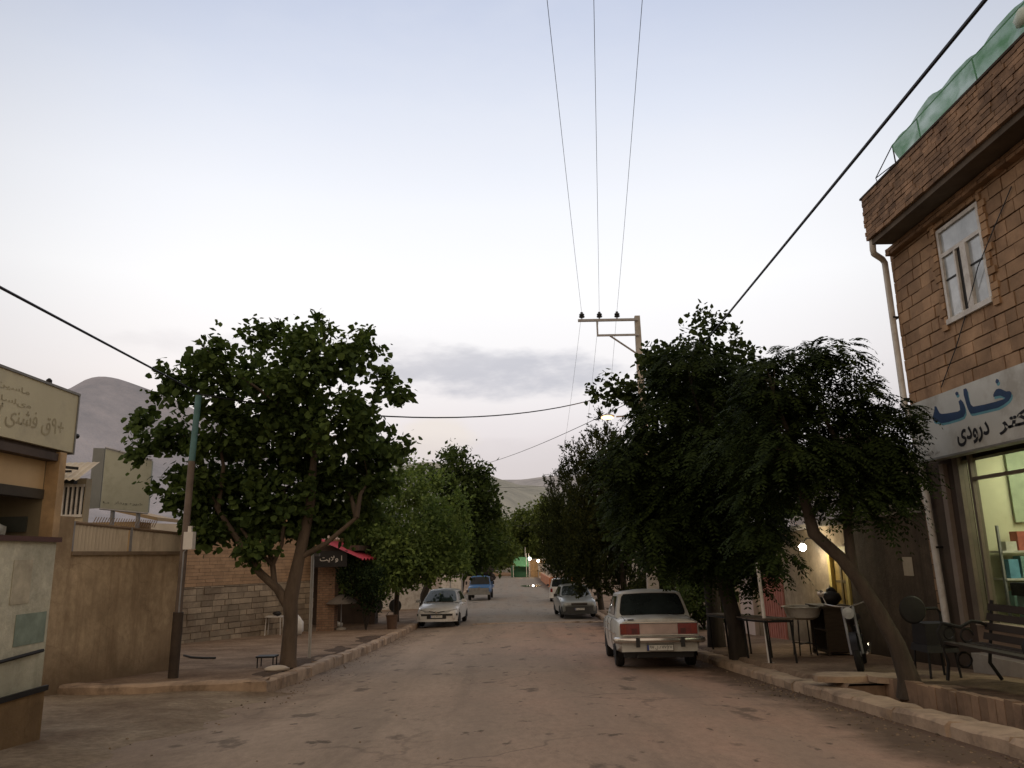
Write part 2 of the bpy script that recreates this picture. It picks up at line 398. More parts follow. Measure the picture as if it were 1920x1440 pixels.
# darker soil bed round the right-hand tree
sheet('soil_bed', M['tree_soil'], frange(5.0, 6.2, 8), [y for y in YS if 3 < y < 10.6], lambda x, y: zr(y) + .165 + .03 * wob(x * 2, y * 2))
# pale concrete strip across the street
g = MB(); P = []
rg = random.Random(4)
for x in frange(-1.6, 3.9, 40): P.append([(x, 33.6 + rg.uniform(-.05, .05), zr(33.6) - .03), (x, 33.68 + rg.uniform(-.04, .04), zr(33.7) + .035 + rg.uniform(-.02, .012)), (x, 33.95 + rg.uniform(-.05, .05), zr(33.9) + .03 + rg.uniform(-.02, .012)), (x, 34.05, zr(34) - .05)])
g.grid(P); struct(g.build('speed_hump', M['kerb'], smooth=50))
# wet patch far down the street
m_w, nt_, b_ = nodes('puddle_water'); b_.inputs['Base Color'].default_value = (.02, .02, .02, 1)
nt_.links.new(maprange(nt_, noise(nt_, 3), .3, .7, .02, .12), b_.inputs['Roughness'])
g = MB(); g.poly([(2.2 + 1.05 * math.cos(a) * (1 + .15 * math.sin(3 * a)), 82 + 2.2 * math.sin(a), zr(82) + .012) for a in frange(0, 2 * math.pi, 24)[:-1]])
struct(g.build('puddle', m_w))
# litter: pebbles and dry leaves along both gutters (nobody could count them)
g = MB(); rg = random.Random(11)
for i in range(1500):
    side = rg.random()
    y = rg.uniform(4.5, 30) if rg.random() < .6 else rg.uniform(4.5, 13)
    if side < .5: x = KR - abs(rg.gauss(0, .28))
    elif side < .97: x = (KL + abs(rg.gauss(0, .3))) if y > 12.6 else rg.uniform(-7, -3.2)
    else: x = rg.uniform(-3.6, 3.9)
    s = rg.uniform(.006, .02) if side < .97 else rg.uniform(.006, .014)
    g.box((x, y, zr(y) + s * .25 - .012 * abs(x - .1) + (.02 if x < KL else 0)), (s * rg.uniform(.8, 2), s * rg.uniform(.8, 2), s * rg.uniform(.4, .9)), (rg.uniform(-.4, .4), rg.uniform(-.4, .4), rg.uniform(0, 3)), .6)
tag(g.build('gutter_litter', mat('litter', (.16, .115, .075), .95, .3, 5, island=.7)), 'small stones and dry litter lying along the gutters', 'litter', kind='stuff')

# ------------------------------------------------------------------ hills
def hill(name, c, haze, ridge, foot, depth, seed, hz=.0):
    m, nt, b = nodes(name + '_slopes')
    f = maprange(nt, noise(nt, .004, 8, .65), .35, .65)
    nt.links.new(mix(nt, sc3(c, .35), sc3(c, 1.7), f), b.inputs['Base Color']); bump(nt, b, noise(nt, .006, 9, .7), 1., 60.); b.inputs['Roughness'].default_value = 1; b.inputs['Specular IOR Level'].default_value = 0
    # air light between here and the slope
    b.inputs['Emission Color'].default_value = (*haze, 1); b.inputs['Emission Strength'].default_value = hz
    rg = np.random.RandomState(seed); ph = rg.uniform(0, 6.28, 12)
    n = 110; xs = np.linspace(ridge[0][0], ridge[-1][0], n); rz = np.interp(xs, [r[0] for r in ridge], [r[2] for r in ridge]); ry = np.interp(xs, [r[0] for r in ridge], [r[1] for r in ridge])
    k = np.array([.25, .5, .25]); rz[1:-1] = np.convolve(rz, k, 'valid')
    P = []
    for t in np.linspace(0, 1, 40):
        s = t if t <= .75 else None
        row = []
        for i, x in enumerate(xs):
            if t <= .75:
                q = t / .75; h = rz[i] * (q ** 1.25); y = foot + (ry[i] - foot) * q
            else:
                q = (t - .75) / .25; h = rz[i] * (1 - q * .8); y = ry[i] + depth * q
            amp = rz[i] * .085 * min(1, 3 * abs((t if t <= .75 else 1) - .75))
            h += amp * sum(math.sin(ph[j] + x * (.004 + .003 * j) + (y * .002 * (j % 3 - 1))) / (1 + j * .5) for j in range(7))
            row.append((float(x), float(y), float(max(h, -30))))
        P.append(row)
    g = MB(); g.grid(P); o = g.build(name, m, smooth=80); struct(o); return o
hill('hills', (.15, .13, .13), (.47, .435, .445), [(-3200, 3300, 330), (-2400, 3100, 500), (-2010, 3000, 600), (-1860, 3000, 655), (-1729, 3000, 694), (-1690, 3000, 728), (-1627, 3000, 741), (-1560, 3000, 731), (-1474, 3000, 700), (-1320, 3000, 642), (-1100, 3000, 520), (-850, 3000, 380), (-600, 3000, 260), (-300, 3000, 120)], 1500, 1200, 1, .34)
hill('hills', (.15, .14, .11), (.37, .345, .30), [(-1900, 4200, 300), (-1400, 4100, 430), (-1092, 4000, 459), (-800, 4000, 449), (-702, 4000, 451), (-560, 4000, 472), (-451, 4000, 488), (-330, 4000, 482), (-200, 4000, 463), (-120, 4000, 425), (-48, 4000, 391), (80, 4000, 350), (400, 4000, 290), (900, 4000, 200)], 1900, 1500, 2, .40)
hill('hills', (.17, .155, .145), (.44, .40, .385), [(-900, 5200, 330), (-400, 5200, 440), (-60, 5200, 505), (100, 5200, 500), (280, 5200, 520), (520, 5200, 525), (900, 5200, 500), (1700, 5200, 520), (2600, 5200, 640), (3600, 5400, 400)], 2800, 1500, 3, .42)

# ------------------------------------------------------------------ lettering
def lettering(text, mtl, parent, origin, ex, ey, width, height=None, bold=.012, name='lettering', depth=.004):
    """flat letters; origin = lower left corner, ex / ey = directions of reading and up"""
    cu = bpy.data.curves.new(name, 'FONT'); cu.body = text; cu.offset = bold; cu.extrude = 0
    o = bpy.data.objects.new(name, cu); col.objects.link(o)
    bpy.context.view_layer.update()
    me = bpy.data.meshes.new_from_object(o.evaluated_get(bpy.context.evaluated_depsgraph_get()))
    bpy.data.objects.remove(o); bpy.data.curves.remove(cu)
    n = len(me.vertices); co = np.empty(n * 3); me.vertices.foreach_get('co', co); co = co.reshape(-1, 3)
    lo, hi = co.min(0), co.max(0); s = width / (hi[0] - lo[0]); t = s if height is None else height / (hi[1] - lo[1])
    ex, ey = Vector(ex), Vector(ey); nz = ex.cross(ey)
    out = [Vector(origin) + ex * ((c[0] - lo[0]) * s) + ey * ((c[1] - lo[1]) * t) + nz * depth - OFF[parent] for c in co]
    me.vertices.foreach_set('co', np.array([tuple(v) for v in out]).ravel()); me.update()
    me.materials.clear()
    return link(name, me, mtl, parent)

# ------------------------------------------------------------------ trees
def foliage(name, V, m, parent, faces4=True):
    V = np.asarray(V, dtype=np.float32).reshape(-1, 3) - np.array(OFF[parent], dtype=np.float32)
    n = len(V) // 4
    me = bpy.data.meshes.new(name)
    me.vertices.add(n * 4); me.vertices.foreach_set('co', V.ravel())
    me.loops.add(n * 4); me.loops.foreach_set('vertex_index', np.arange(n * 4, dtype=np.int32))
    me.polygons.add(n); me.polygons.foreach_set('loop_start', np.arange(0, n * 4, 4, dtype=np.int32))
    me.update(calc_edges=True); me.validate()
    return link(name, me, m, parent)
def unit(a): return a / (np.linalg.norm(a, axis=1, keepdims=True) + 1e-9)
def quads(P, D, Nn, L, W, fold=.15, wide=.45):
    S = unit(np.cross(D, Nn)); L = L[:, None]; W = W[:, None]
    mid = P + D * L * wide
    return np.stack([P, mid + S * W * .5 - Nn * W * fold, P + D * L, mid - S * W * .5 - Nn * W * fold], 1)
def halves(P, D, Nn, L, W):
    """pointed leaf folded along its midrib"""
    S = unit(np.cross(D, Nn)); L = L[:, None]; W = W[:, None]; tip = P + D * L - Nn * L * .12
    l1 = P + D * L * .3 + S * W * .5 - Nn * W * .14; l2 = P + D * L * .7 + S * W * .36 - Nn * W * .12
    r1 = P + D * L * .3 - S * W * .5 - Nn * W * .14; r2 = P + D * L * .7 - S * W * .36 - Nn * W * .12
    return np.concatenate([np.stack([P, l1, l2, tip], 1), np.stack([P, tip, r2, r1], 1)])
CAMZ = 1.22
def spread_lobes(Y, lobes, rg, dep=.8):
    """each lobe gets its own depth in the crown"""
    xs = [l[0] for l in lobes]; hw = (max(xs) - min(xs)) / 2
    out = []
    for x, z, r in lobes:
        d = rg.uniform(-1, 1) * min(hw, 2.4) * dep * .6
        k = (Y + d) / Y
        out.append((x * k, Y + d, CAMZ + (z - CAMZ) * k, r * k))
    return out
def broad_leaves(lobes, rg, dens, size, per=16, droop=.35, cs=.55, aspect=.85, full=False):
    V = []
    for (x, y, z, r) in lobes:
        nc = max(5, int(dens * r * r))
        d = unit(rg.normal(size=(nc, 3))); d[:, 2] = np.where(d[:, 2] < -.3, d[:, 2] * .8, d[:, 2])
        rad = r * rg.uniform(.25, 1.0, (nc, 1)) ** .55
        c = np.array([x, y, z]) + d * rad
        tw = unit(d + rg.normal(size=(nc, 3)) * .35 + np.array([0, 0, .25]))
        n = nc * per
        k = np.repeat(np.arange(nc), per)
        P = c[k] + tw[k] * (rg.uniform(-.9, 1., (n, 1)) * size * 1.6) + rg.normal(size=(n, 3)) * size * cs
        D = unit(tw[k] * .7 + rg.normal(size=(n, 3)) * .75 + np.array([0, 0, -droop]))
        Nn = rg.normal(size=(n, 3)) * .6 + np.array([0, 0, 1.]) + d[k] * .35
        Nn = unit(Nn - D * np.sum(Nn * D, 1, keepdims=True))
        L = size * rg.uniform(.45, 1.3, n)
        V.append(halves(P, D, Nn, L, L * aspect) if full else quads(P, D, Nn, L, L * aspect))
    return np.concatenate(V)
def feather_leaves(lobes, rg, dens, flen, pairs=8):
    V = []
    for (x, y, z, r) in lobes:
        nf = max(8, int(dens * r * r))
        d = unit(rg.normal(size=(nf, 3))); d[:, 2] = np.abs(d[:, 2]) * np.where(rg.uniform(size=nf) < .72, 1, -1)
        rad = r * rg.uniform(.2, 1., (nf, 1)) ** .5
        c = np.array([x, y, z]) + d * rad * np.array([1, 1, .9])
        h = d * np.array([1, 1, .25]) + rg.normal(size=(nf, 3)) * .45; h[:, 2] = h[:, 2] * .4 - .05; h = unit(h)
        S = unit(np.cross(h, np.array([0, 0, 1.]))); fl = flen * rg.uniform(.7, 1.25, (nf, 1)); sag = rg.uniform(.35, .95, (nf, 1))
        for i in range(pairs):
            t = (i + .6) / pairs
            p = c + h * fl * t + np.array([0, 0, -1.]) * fl * sag * t * t
            tang = unit(h + np.array([0, 0, -1.]) * sag * 2 * t)
            for sg in (-1, 1):
                D = unit(S * sg + tang * .55 + np.array([0, 0, -.25]) + rg.normal(size=(nf, 3)) * .12)
                Nn = np.cross(D, tang); Nn = unit(Nn * np.sign(Nn[:, 2:3] + 1e-6))
                L = flen * .34 * (1.05 - .8 * abs(t - .4)) * rg.uniform(.85, 1.15, nf)
                V.append(quads(p, D, Nn, L, L * .4, .1))
    return np.concatenate(V)
def sprig_leaves(lobes, rg, dens, size):
    V = []
    for (x, y, z, r) in lobes:
        nc = max(6, int(dens * r * r)); per = 22
        d = unit(rg.normal(size=(nc, 3)))
        c = np.array([x, y, z]) + d * (r * rg.uniform(.2, 1., (nc, 1)) ** .5) * np.array([1, 1, 1.15])
        tw = unit(d * .7 + np.array([0, 0, 1.0]) + rg.normal(size=(nc, 3)) * .3)
        n = nc * per; k = np.repeat(np.arange(nc), per); t = rg.uniform(0, 1, (n, 1))
        P = c[k] + tw[k] * t * size * 2.6 + rg.normal(size=(n, 3)) * size * .12 * (1.2 - t)
        D = unit(tw[k] * .9 + rg.normal(size=(n, 3)) * .6); Nn = rg.normal(size=(n, 3)); Nn = unit(Nn - D * np.sum(Nn * D, 1, keepdims=True))
        L = size * rg.uniform(.5, 1., n) * (1.15 - .55 * t[:, 0])
        V.append(quads(P, D, Nn, L, L * .36, .0))
    return np.concatenate(V)
def limbs(g, top, lobes, rg, r0, n=9, twigs=True):
    for (x, y, z, r) in sorted(lobes, key=lambda l: -l[3])[:n]:
        a = Vector(top[0] if isinstance(top[0], (tuple, list, Vector)) else top)
        if isinstance(top[0], (tuple, list, Vector)): a = min((Vector(t) for t in top), key=lambda q: (q - Vector((x, y, z))).length)
        b = Vector((x, y, z + r * .3)); m1 = a.lerp(b, .35) + Vector((rg.uniform(-.1, .1), rg.uniform(-.1, .1), .12 * (b - a).length)); m2 = a.lerp(b, .7) + Vector((rg.uniform(-.12, .12), rg.uniform(-.12, .12), .08 * (b - a).length))
        g.tube([a, m1, m2, b], [r0, r0 * .72, r0 * .45, r0 * .16], 6)
        if twigs:
            for q in range(4):
                e = b + Vector((rg.uniform(-1, 1), rg.uniform(-1, 1), rg.uniform(-.2, 1))) * r * .75
                g.tube([m2.lerp(b, q / 4), e], [r0 * .2, r0 * .06], 4)
BARK = mat('grey_brown_bark', (.105, .078, .056), .95, .35, 5, bmp=.8, stretch=(1, 1, .3)); BARKD = mat('dark_bark', (.042, .034, .027), .95, .35, 6, bmp=.8, stretch=(1, 1, .3))
def tree(name, label, base, Y, lobes, leaf, lm, trunk, r_top, bark, seed, dep=.8, nl=9, group=None, extra=None):
    t = thing(name, label, 'tree', base, group=group)
    rg = np.random.RandomState(seed); ru = random.Random(seed)
    L = spread_lobes(Y, lobes, rg, dep)
    g = MB()
    g.tube([p for p, r in trunk], [r for p, r in trunk], 12)
    tops = [trunk[-1][0]]
    for br in (extra or []):
        g.tube([p for p, r in br], [r for p, r in br], 8); tops.append(br[-1][0])
    limbs(g, tops, L, ru, r_top, nl)
    g.build('trunk', bark, t, world=True, smooth=60)
    foliage('crown', leaf(L, rg), lm, t)
    return t
PLANE = (15.3, [(-4.2, 5.0, .82), (-3.23, 5.32, 0.52), (-5.24, 4.9, 0.46), (-6.01, 5.09, 0.7), (-6.76, 4.77, 0.45), (-7.54, 4.01, 0.24), (-7.31, 3.36, 0.32), (-6.67, 3.67, 0.5), (-5.72, 3.8, 0.78), (-4.54, 3.84, 1.22), (-3.35, 3.85, .85), (-2.75, 3.4, 0.62), (-2.39, 4.69, 0.3), (-2.18, 3.31, 0.26), (-6.28, 2.59, 0.72), (-5.41, 2.26, 0.9), (-4.37, 2.45, 1.1), (-3.31, 2.43, 0.9), (-2.79, 2.73, 0.5), (-5.8, 1.7, 0.36), (-4.96, 1.55, 0.42), (-3.75, 1.85, 0.45), (-4.29, 5.74, 0.4), (-4.95, 5.7, 0.42), (-3.74, 5.94, 0.25), (-2.85, 5.49, 0.28), (-2.23, 4.4, 0.24)])
tree('plane_tree', 'big dark green broadleaf tree with forked bare trunk on the left pavement', (-4.23, 15.3, zr(15.3) + .14), *PLANE,
     lambda L, rg: broad_leaves([(x, y, z, q * (.95 if z < 3.2 else .85)) for x, y, z, q in L], rg, 100, .14, 28, .6, .62, .95, True), leafmat('plane_leaf', (.07, .115, .042)),
     [((-4.23, 15.3, -.95), .2), ((-4.23, 15.3, -.6), .155), ((-4.21, 15.3, .1), .135), ((-4.24, 15.3, .45), .15), ((-4.12, 15.35, 1.2), .115), ((-3.95, 15.4, 2.2), .1), ((-3.9, 15.4, 3.4), .06)], .055, BARK, 21, .8, 12,
     extra=[[((-4.27, 15.3, .35), .11), ((-4.5, 15.3, .68), .085), ((-4.85, 15.3, .98), .075), ((-5.1, 15.25, 1.35), .065), ((-5.7, 15.2, 2.2), .045)],
            [((-4.55, 15.3, .72), .06), ((-4.62, 15.35, 1.1), .055), ((-4.85, 15.4, 1.9), .045)],
            [((-4.62, 15.33, 1.12), .045), ((-4.95, 15.3, 1.42), .04), ((-5.3, 15.3, 1.9), .03)],
            [((-4.62, 15.33, 1.12), .045), ((-4.45, 15.3, 1.5), .04), ((-4.4, 15.3, 2.3), .03)],
            [((-4.1, 15.35, 1.25), .06), ((-3.6, 15.3, 1.5), .05), ((-3.0, 15.3, 2.0), .035)]])
ASH = (33, [(-4.5, 5.25, .3), (-5.65, 4.25, .42), (-3.1, 4.35, .42), (-6.7, 2.7, .45), (-2.1, 2.95, .45), (-3.75, 4.75, .3), (-6.05, 3.45, .4), (-7.3, 1.3, .4), (-2.2, 3.7, .3), (-6.3, 1.6, 1.1), (-5.4, .3, .9), (-4.6, .5, .7), (-2.4, 1.0, .6), (-3.4, 1.0, .75), (-6.4, .3, .6), (-4.18, 3.9, .85), (-5.31, 3.0, 1.0), (-3.49, 2.95, 1.05), (-5.96, 2.01, 1.05), (-4.38, 1.53, 1.65), (-2.58, 1.94, 1.05), (-5.72, 0.95, 1.05), (-3.7, 0.9, 1.1), (-6.73, 1.14, 0.7), (-2.36, 0.95, 0.7), (-7.04, 0.35, 0.44), (-4.64, 4.8, 0.46)])
tree('ash_tree', 'light green bushy tree leaning over the white car with a dark badge', (-4.95, 34.5, zr(34.5) + .14), *ASH,
     lambda L, rg: broad_leaves([(x, y, z, q * .92) for x, y, z, q in L], rg, 105, .19, 20, .35, .75, .6), leafmat('ash_leaf', (.145, .225, .085), trans=.3),
     [((-4.95, 34.5, zr(34.5) - .1), .14), ((-4.95, 34.5, -.7), .11), ((-4.8, 34, .4), .1), ((-4.5, 33.5, 1.6), .07)], .05, BARK, 22, 1.0, 9)
ASHB = (40, [(-1.7, 1.3, .7), (-1.0, 1.6, .7), (-3.2, 3.9, 1.2), (-1.5, 3.4, .9), (-2.57, 5.63, 0.9), (-2.98, 6.48, 0.4), (-2.02, 4.24, 1.15), (-1.32, 5.05, 0.6), (-1.06, 3.4, 0.7), (-2.31, 2.61, 1.15), (-1.5, 1.52, .95), (-2.05, 0.87, 0.65), (-4.24, 5.11, 0.7), (-0.86, 4.35, 0.3), (-2.72, 1.55, 1.0)])
tree('ash_tree', 'taller darker tree behind the light green one, over the blue truck', (-4.25, 38.5, zr(38.5) + .14), *ASHB,
     lambda L, rg: broad_leaves(L, rg, 90, .26, 15, .3, .7, .62), leafmat('dark_ash_leaf', (.065, .105, .04)),
     [((-4.25, 38.5, zr(38.5) - .1), .22), ((-4.2, 38.5, -.6), .17), ((-3.6, 39.2, 1.0), .14), ((-2.7, 40, 2.8), .09)], .06, BARKD, 23, 1.0, 8)
MID = (62, [(-1.04, 2.49, 1.19), (-1.49, 1.05, 1.01), (-0.13, 1.44, 0.84), (-0.6, 3.53, 0.68), (-2.3, 2.0, 1.1)])
tree('roadside_tree', 'small mid green tree beside the road beyond the blue truck', (-3.9, 62, zr(62) + .14), *MID,
     lambda L, rg: broad_leaves(L, rg, 60, .3, 15, .3, .7, .65), leafmat('mid_leaf', (.11, .16, .058)),
     [((-3.9, 62, zr(62) - .1), .16), ((-3.6, 62, -.4), .12), ((-1.8, 62, 1.4), .07)], .06, BARKD, 24, 1.0, 5)
END = [((-3.2, 128), (128, [(-0.83, 4.25, 2.63), (0.42, 1.23, 2.09), (-2.2, 0.86, 2.09), (-3.47, 3.01, 1.75), (-6, 3.2, 2.6), (-5, .6, 2.2)]), 'green tree closing the far end of the street, left of the tent'),
       ((2.9, 133), (132, [(2.78, 5.42, 3.08), (4.05, 2.03, 2.7), (1.77, 0.76, 1.98), (.6, 2.6, 2.3)]), 'rounded green tree standing behind the green tent'),
       ((6.3, 127), (126, [(5.9, 6.87, 2.77), (6.91, 3.2, 3.44), (5.12, 0.71, 2.23), (9.5, 4.5, 3.2)]), 'tallest green tree at the far end, behind the brick booth')]
ml = leafmat('far_leaf', (.12, .17, .06))
for i, ((bx, by), (Y, L), lab) in enumerate(END):
    tree('bushy_tree', lab, (bx, by, zr(by)), Y, L, lambda L, rg: broad_leaves(L, rg, 26, .5, 16, .25, .8, .75), ml,
         [((bx, by, zr(by) - .2), .3), ((bx, by, 0), .24), ((bx + .2, by, 2.5), .18)], .12, BARKD, 30 + i, 1.0, 6, 'trees closing the far end of the street')
for i, (bx, by, h, w) in enumerate([(-12, 128, 7.5, 3.5), (-20, 132, 9, 4), (13, 130, 8, 3.6), (-16, 90, 6, 3), (-13, 70, 5.5, 2.6)]):
    if i < 3: labs = 'dark green tree in the row past the far end, mostly behind nearer trees'
    else: labs = 'green tree behind the left roadside trees, mostly hidden'
    tree('leafy_tree', labs, (bx, by, zr(by)), by, [(bx, h * .55, w * .75), (bx - w * .5, h * .3, w * .6), (bx + w * .5, h * .35, w * .6), (bx, h * .15, w * .7)],
         lambda L, rg: broad_leaves(L, rg, 18, .5, 15, .25, .8, .75), ml, [((bx, by, zr(by) - .2), .25), ((bx, by, h * .4), .15)], .1, BARKD, 40 + i, 1.0, 4, 'trees past the far end' if i < 3 else 'trees behind the left roadside')
CON = [((4.75, 32), (32, [(3.3, 3.3, .8), (3.1, 2.2, .8), (4.0, 5.0, .9), (3.0, 1.0, .8), (5.2, 2.0, 1.2), (5.3, 4.2, 1.1), (3.2, 0.0, .6), (4.11, 6.78, 0.14), (4.25, 5.85, 0.5), (4.42, 4.62, 0.9), (3.77, 4.08, 0.62), (4.61, 3.07, 1.2), (3.7, 2.65, .95), (4.31, 1.56, 1.2), (3.42, 1.16, 0.85), (4.88, 0.7, 0.85), (3.56, 0.3, 0.8), (4.6, -.3, .7)]), 'bushy dark conifer under the orange street lamp'),
       ((4.6, 40), (40, [(2.9, 2.2, .7), (2.8, 3.6, .6), (2.7, .3, .6), (3.2, 5.3, .5), (3.58, 5.93, 0.55), (3.28, 6.6, 0.2), (3.67, 4.68, 0.85), (3.33, 3.04, 1.0), (3.68, 1.42, 1.1), (2.94, 0.9, 0.7), (3.63, 0.13, 0.8)]), 'middle dark conifer with a thin spike, behind the grey car'),
       ((4.7, 52), (52, [(2.7, 2.3, .7), (2.6, 1.2, .6), (2.9, 4.2, .6), (2.8, 5.8, .3), (3.36, 6.3, 0.3), (3.31, 5.02, 0.62), (3.07, 3.26, 0.9), (3.19, 1.51, 1.0), (2.9, 0.48, 0.75), (3.9, .3, .8)]), 'farthest narrow dark conifer on the right, behind the white hatchback')]
mcn = leafmat('conifer_leaf', (.034, .05, .02), (1.3, 1.05, .8), .1)
for i, ((bx, by), (Y, L), lab) in enumerate(CON):
    tree('conifer_tree', lab, (bx, by, zr(by) + .14), Y, L, lambda L, rg: sprig_leaves(L, rg, 130, .24), mcn,
         [((bx, by, zr(by) - .1), .16), ((bx - .2, by, .5), .13), ((bx - .7, by, 3.5), .07)], .05, BARKD, 50 + i, .9, 6, 'conifers along the right pavement')
BROAD = (18.5, [(3.0, 2.2, .9), (3.6, 1.3, .8), (5.0, 1.0, .8), (6.2, 2.6, .9), (5.15, 6.74, 0.4), (4.7, 6.08, 0.62), (5.68, 6.2, 0.36), (3.74, 5.69, 0.5), (2.79, 5.27, 0.44), (2.28, 5.11, 0.22), (3.52, 5.99, 0.2), (3.35, 4.69, 0.5), (6.0, 5.64, 0.5), (4.38, 5.27, 1.0), (5.28, 4.98, 1.0), (4.4, 3.6, 1.2), (5.3, 3.3, 1.2), (3.4, 3.2, .9), (4.6, 2.0, 1.2), (5.6, 1.8, 1.0)])
tree('mulberry_tree', 'broadleaf tree poking out above the feathery trees at right', (4.74, 18.5, zr(18.5) + .14), *BROAD,
     lambda L, rg: broad_leaves(L, rg, 95, .15, 15, .5, .6, .8, True), leafmat('mulberry_leaf', (.045, .07, .03)),
     [((4.74, 18.5, zr(18.5) - .1), .23), ((4.74, 18.5, -.3), .19), ((4.7, 18.5, .5), .17), ((4.75, 18.5, 1.6), .15), ((4.8, 18.5, 3.2), .1)], .06, BARKD, 61, .7, 10)
mfe = leafmat('feathery_leaf', (.026, .043, .015), (1.3, 1.15, .75), .15)
FEA3 = (15.6, [(2.7, 1.45, .5), (3.2, 1.2, .45), (3.7, 1.1, .45), (4.5, .95, .45), (4.9, .8, .4), (2.35, 3.0, .6), (3.3, 2.0, .9), (3.82, 4.8, 0.84), (3.2, 3.97, 0.6), (4.44, 4.16, 1.1), (3.24, 2.86, 1.12), (4.55, 2.83, 1.3), (2.6, 2.12, 0.62), (3.59, 1.67, 0.8), (4.76, 1.54, 0.8), (5.4, 3.81, 0.84), (3.98, 1.09, 0.42), (4.95, 1.1, 0.3), (5.9, 2.75, .7)])
tree('silk_tree', 'dense feathery dark tree over the white boxy sedan', (4.45, 15.76, zr(15.76) + .14), *FEA3,
     lambda L, rg: feather_leaves(L, rg, 330, .42), mfe,
     [((4.45, 15.76, zr(15.76) - .1), .2), ((4.45, 15.76, -.3), .17), ((4.3, 15.8, .5), .15), ((4.1, 15.8, 1.5), .12), ((4.15, 15.7, 2.8), .08)], .05, BARKD, 62, .8, 10)
FEA1 = (10.9, [(3.75, 3.15, .5), (5.55, 2.2, .38), (4.95, 1.85, .42), (5.35, 1.8, .3), (3.75, 1.1, .22), (3.45, 1.4, .3), (4.5, 2.3, .6), (5.2, 2.4, .5), (4.32, 3.81, 0.47), (4.8, 3.92, 0.4), (3.87, 3.58, 0.46), (5.12, 3.44, 0.36), (4.39, 2.94, 0.78), (5.23, 2.92, 0.48), (5.66, 3.07, 0.27), (5.86, 3.06, 0.14), (4.94, 2.39, 0.6), (4.0, 2.42, 0.6), (5.5, 2.57, 0.27), (4.4, 2.3, 0.3), (3.43, 2.57, 0.47), (5.28, 2.1, 0.28), (3.5, 1.95, 0.36)])
tree('silk_tree', 'feathery tree with leaning bare trunk beside the iron bench', (4.99, 10.2, zr(10.2) + .16), *FEA1,
     lambda L, rg: feather_leaves(L, rg, 560, .32), mfe,
     [((5.02, 10.2, -.62), .19), ((5.0, 10.2, -.4), .13), ((4.93, 10.25, .0), .105), ((4.78, 10.3, .38), .095), ((4.6, 10.4, .8), .088), ((4.45, 10.5, 1.08), .082), ((4.15, 10.6, 1.42), .085), ((4.1, 10.8, 2.2), .06)], .045, mat('brown_bark', (.06, .046, .034), .95, .35, 6, bmp=.8, stretch=(1, 1, .3)), 63, .7, 10,
     extra=[[((4.55, 10.42, .85), .075), ((4.62, 10.6, 1.5), .065), ((4.85, 10.8, 2.3), .05)]])
YARD = (15, [(7.6, 2.5, 0.38), (8.11, 2.54, 0.17), (7.2, 2.19, 0.4), (7.82, 2.23, 0.23), (8.3, 2.0, .4)])
tree('yard_tree', 'broadleaf branches reaching over the dark yard wall', (8.2, 15.2, zr(15) + .14), *YARD,
     lambda L, rg: broad_leaves(L, rg, 100, .13, 15, .4, .55, .85, True), leafmat('yard_leaf', (.05, .075, .035)),
     [((8.2, 15.2, zr(15)), .12), ((8.1, 15.2, .8), .1), ((7.9, 15.1, 2.0), .06)], .03, BARKD, 64, .6, 4)
def bush(label, base, lobes, lm, seed, size=.14, dens=40, group=None):
    t = thing('shrub', label, 'shrub', base, group=group); rg = np.random.RandomState(seed); ru = random.Random(seed)
    g = MB(); limbs(g, tuple(base), lobes, ru, .03, 5); g.build('stem', BARKD, t, world=True)
    foliage('foliage', broad_leaves(lobes, rg, dens * 2.5, size, 15, .1, .6, .6), lm, t)
ms = leafmat('shrub_leaf', (.07, .11, .04))
for i, (x, y, h, lab) in enumerate([(5.3, 25.6, 1.5, 'low green shrub nearest the pink lower pole'), (6.3, 26, 1.9, 'middle green shrub behind the dark posts'), (7.3, 26.5, 2.3, 'taller green shrub left of the white gate pillar'), (5.2, 31, 1.9, 'dark shrub behind the grey car bonnet'), (5.6, 29, 2.3, 'dark shrub between the grey car and the pink pole base')]):
    z = zr(y) + .14
    bush(lab, (x, y, z), [(x, y, z + h * .45, h * .45), (x - .5, y + .2, z + h * .3, h * .35), (x + .45, y, z + h * .55, h * .4), (x, y, z + h * .8, h * .28)], ms if i < 3 else mcn, 70 + i, .13, 40, 'shrubs along the right pavement')
z = zr(30)
bush('dark creeper hanging round the shop front under the red awning', (-5.4, 29.8, z + .14), [(-6.0, 29.5, .6, .5), (-5.5, 29.5, .2, .6), (-5.1, 29.6, .5, .5), (-5.2, 29.6, -.4, .5)], leafmat('creeper_leaf', (.025, .045, .022)), 77, .14, 45)

